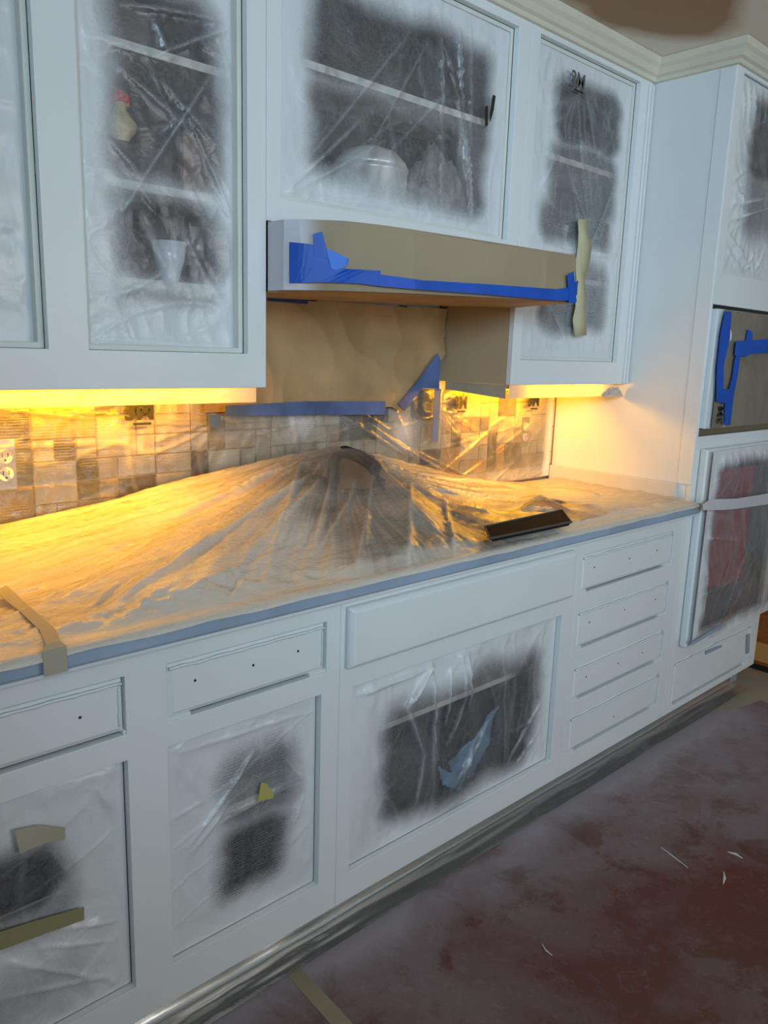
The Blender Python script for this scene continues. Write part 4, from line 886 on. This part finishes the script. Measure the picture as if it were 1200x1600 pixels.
# ---------------------------------------------------------------- plastic and paper on the floor
def floor_mat():
    m, t, out = nt('dusty_red_floor_board'); p = N(t, 'BsdfPrincipled', Roughness=.62); g = N(t, 'NewGeometry'); sx = N(t, 'SeparateXYZ'); L(t, g.outputs['Position'], sx.inputs[0])
    def M(op, a, b=None, clamp=False):
        n = N(t, 'Math', operation=op); n.use_clamp = clamp
        for i, x in enumerate((a, b)):
            if x is None: continue
            if isinstance(x, (int, float)): n.inputs[i].default_value = x
            else: L(t, x, n.inputs[i])
        return n.outputs[0]
    def noisef(s, d=5, dist=0, lo=.4, hi=.6, rough=.5):
        n = N(t, 'TexNoise', Scale=s, Detail=d, Distortion=dist, Roughness=rough); L(t, g.outputs['Position'], n.inputs['Vector'])
        r = N(t, 'MapRange'); r.inputs[1].default_value = lo; r.inputs[2].default_value = hi; L(t, n.outputs[0], r.inputs[0]); return r.outputs[0]
    big = noisef(2.2, 5, .6, .35, .62); mid = noisef(6, 8, .4, .50, .60, .7); fine = noisef(30, 6, .8, .55, .68, .7); scuff = noisef(11, 8, 3.0, .56, .64, .7)
    # spray mist settles thick along the cabinets and thins into the room
    dist = M('MULTIPLY', M('SUBTRACT', -.60, sx.outputs[1]), 1.0)
    mist = M('SUBTRACT', 1.0, M('DIVIDE', dist, .55), True); edge = M('POWER', M('SUBTRACT', 1.0, M('DIVIDE', dist, .16), True), 1.6)
    far = M('MULTIPLY', M('SUBTRACT', sx.outputs[0], 1.9, True), .35)
    dust = M('ADD', M('MULTIPLY', mist, .42), M('MULTIPLY', M('MULTIPLY', edge, M('ADD', M('MULTIPLY', big, .8), .5)), .85)); dust = M('ADD', dust, far); dust = M('ADD', dust, M('MULTIPLY', M('SUBTRACT', big, .5), .30))
    dust = M('SUBTRACT', dust, M('MULTIPLY', mid, M('MULTIPLY', .22, 1.0)), True)
    dust = M('ADD', dust, M('MULTIPLY', fine, .10)); dust = M('ADD', dust, M('MULTIPLY', scuff, .10), True)
    base = N(t, 'MixRGB'); base.inputs[1].default_value = c4(srgb(98, 46, 36)); base.inputs[2].default_value = c4(srgb(90, 58, 44)); L(t, big, base.inputs[0])
    mx = N(t, 'MixRGB'); mx.inputs[2].default_value = c4(srgb(158, 148, 154)); L(t, dust, mx.inputs[0]); L(t, base.outputs[0], mx.inputs[1])
    L(t, mx.outputs[0], p.inputs['Base Color'])
    b = N(t, 'Bump', Strength=.2, Distance=.003); L(t, mid, b.inputs['Height']); L(t, b.outputs[0], p.inputs['Normal'])
    L(t, p.outputs[0], out.inputs[0]); return m
mb = MB(); edge_ = []
for i in range(61):
    x = -1.0 + (3.34 + 1.0) * i / 60; edge_.append((x, -.600 + .006 * nz(x * 3) - (.10 * sm(2.9, 3.34, x))))
far_ = [(3.34 - .05 * k + .05 * nz(k * 2.1, 4), -.70 - .14 * k) for k in range(1, 5)] + [(3.2, -1.4), (3.3, -2.2), (3.25, -3.2)]
poly3 = edge_ + far_ + [(-1.0, -3.2)]; n = len(poly3)
mb.v = [(x, y, .0015) for x, y in poly3] + [(x, y, .0002) for x, y in poly3]
mb.f = [tuple(range(n))[::-1], tuple(n + i for i in range(n))] + [(i, (i + 1) % n, n + (i + 1) % n, n + i) for i in range(n)]
tag(mb.build('floor_protection_board', floor_mat()), 'dusty dark red floor board covering the kitchen floor', 'floor covering')
# plastic runner along the toe kick
V = []; cc = []; F = []; nu, nv = 260, 16
for j in range(nv + 1):
    f = j / nv
    for i in range(nu + 1):
        x = XL + (3.40 - XL) * i / nu
        if f < .35: y = -.5365; z = .075 - (.07) * f / .35
        else: g_ = (f - .35) / .65; y = -.5365 - .078 * g_; z = .006
        h = .004 * (1 - abs(nz(x * 1.5, f * 3.0)) * 2.0) + .0025 * (1 - abs(nz(x * 5, f * 4)) * 2)
        h *= sin(pi * min(1, max(0, (f - .2) / .8))) if f > .2 else 0
        V.append((x, y - .002, max(.0028, z + h))); cc.append(.72 + .2 * nz(x * 4, f * 4) - .5 * (f < .3))
for j in range(nv):
    for i in range(nu): a = j * (nu + 1) + i; F.append((a, a + 1, a + nu + 2, a + nu + 1))
me = bpy.data.meshes.new('runner'); me.from_pydata(V, [], F); me.update(); me.polygons.foreach_set('use_smooth', [True] * len(me.polygons))
a = me.attributes.new('coat', 'FLOAT', 'POINT'); a.data.foreach_set('value', cc)
o = bpy.data.objects.new('plastic_runner', me); C.objects.link(o); me.materials.append(film_mat('dusty_runner_film', clear=.55, crinkle=.25, cscale=7,  tint=(.5, .5, .44), coatcol=(.55, .56, .52))); tag(o, 'wrinkled plastic strip along the toe kick of the base cabinets', 'plastic sheet')
a = at(447, 1518, 2, .002); b_ = at(520, 1600, 2, .002)
dx = (b_.x - a.x) / (b_.y - a.y); mb = MB()
for y in (-.602, -.9, -1.3, -2.2): x = a.x + .012 + dx * (y - a.y); mb.v += [(x - .016, y, .0022), (x + .022, y, .0022)]
mb.f = [(2 * i, 2 * i + 2, 2 * i + 3, 2 * i + 1) for i in range(3)]
o = mb.build('seam_tape', mat('floor_seam_tape', srgb(150, 138, 112), .7, var=.08, scale=8)); o.modifiers.new('t', 'SOLIDIFY').thickness = .0005; tag(o, 'beige tape strip covering the seam of the red floor board', 'tape')
# loose shavings on the floor
for k, (px, lb) in enumerate((([(1033, 1324), (1050, 1337), (1075, 1356)], 'thin curved white shaving nearest the drawer stack'), ([(847, 1475), (853, 1485), (863, 1493)], 'short white paper shaving on the bare red patch'), ([(1131, 1362), (1132, 1372), (1130, 1381)], 'upright-looking white paint flake at the right'), ([(1137, 1331), (1150, 1335), (1160, 1341)], 'pale paint flake near the right edge of the frame'))):
    p3 = [at(u, v, 2, .003) for u, v in px]; o = MB().tube([tuple(p) for p in p3], [.0012, .0022 if k < 2 else .004, .0012], 6).build('paint_shaving', mat('white_shaving', (.6, .6, .58), .6)); tag(o, lb, 'shaving')

# ---------------------------------------------------------------- beyond the tower
WOOD = mat('orange_wood', srgb(170, 100, 46), .45, col2=srgb(132, 70, 30), scale=5, stretch=(1, 1, 8), detail=6)
ws = empty('wooden_chest', (3.80, -.55, 0), 'orange-brown wooden chest beyond the oven tower at the right edge', 'chest')
MB().box(3.66, 3.98, -1.10, -.02, .03, .42).build('body', WOOD, ws, bevel=.004)
MB().box(3.645, 3.99, -1.12, -.01, .42, .445).build('top', mat('pale_wood_top', srgb(190, 160, 80), .5), ws, bevel=.004)
MB().box(3.648, 3.662, -1.11, -.01, .05, .14).build('skirting', mat('light_orange_wood', srgb(200, 140, 80), .5), ws, bevel=.003)
MB().box(3.67, 3.97, -1.09, -.03, .0005, .03).build('plinth', BLACK, ws)
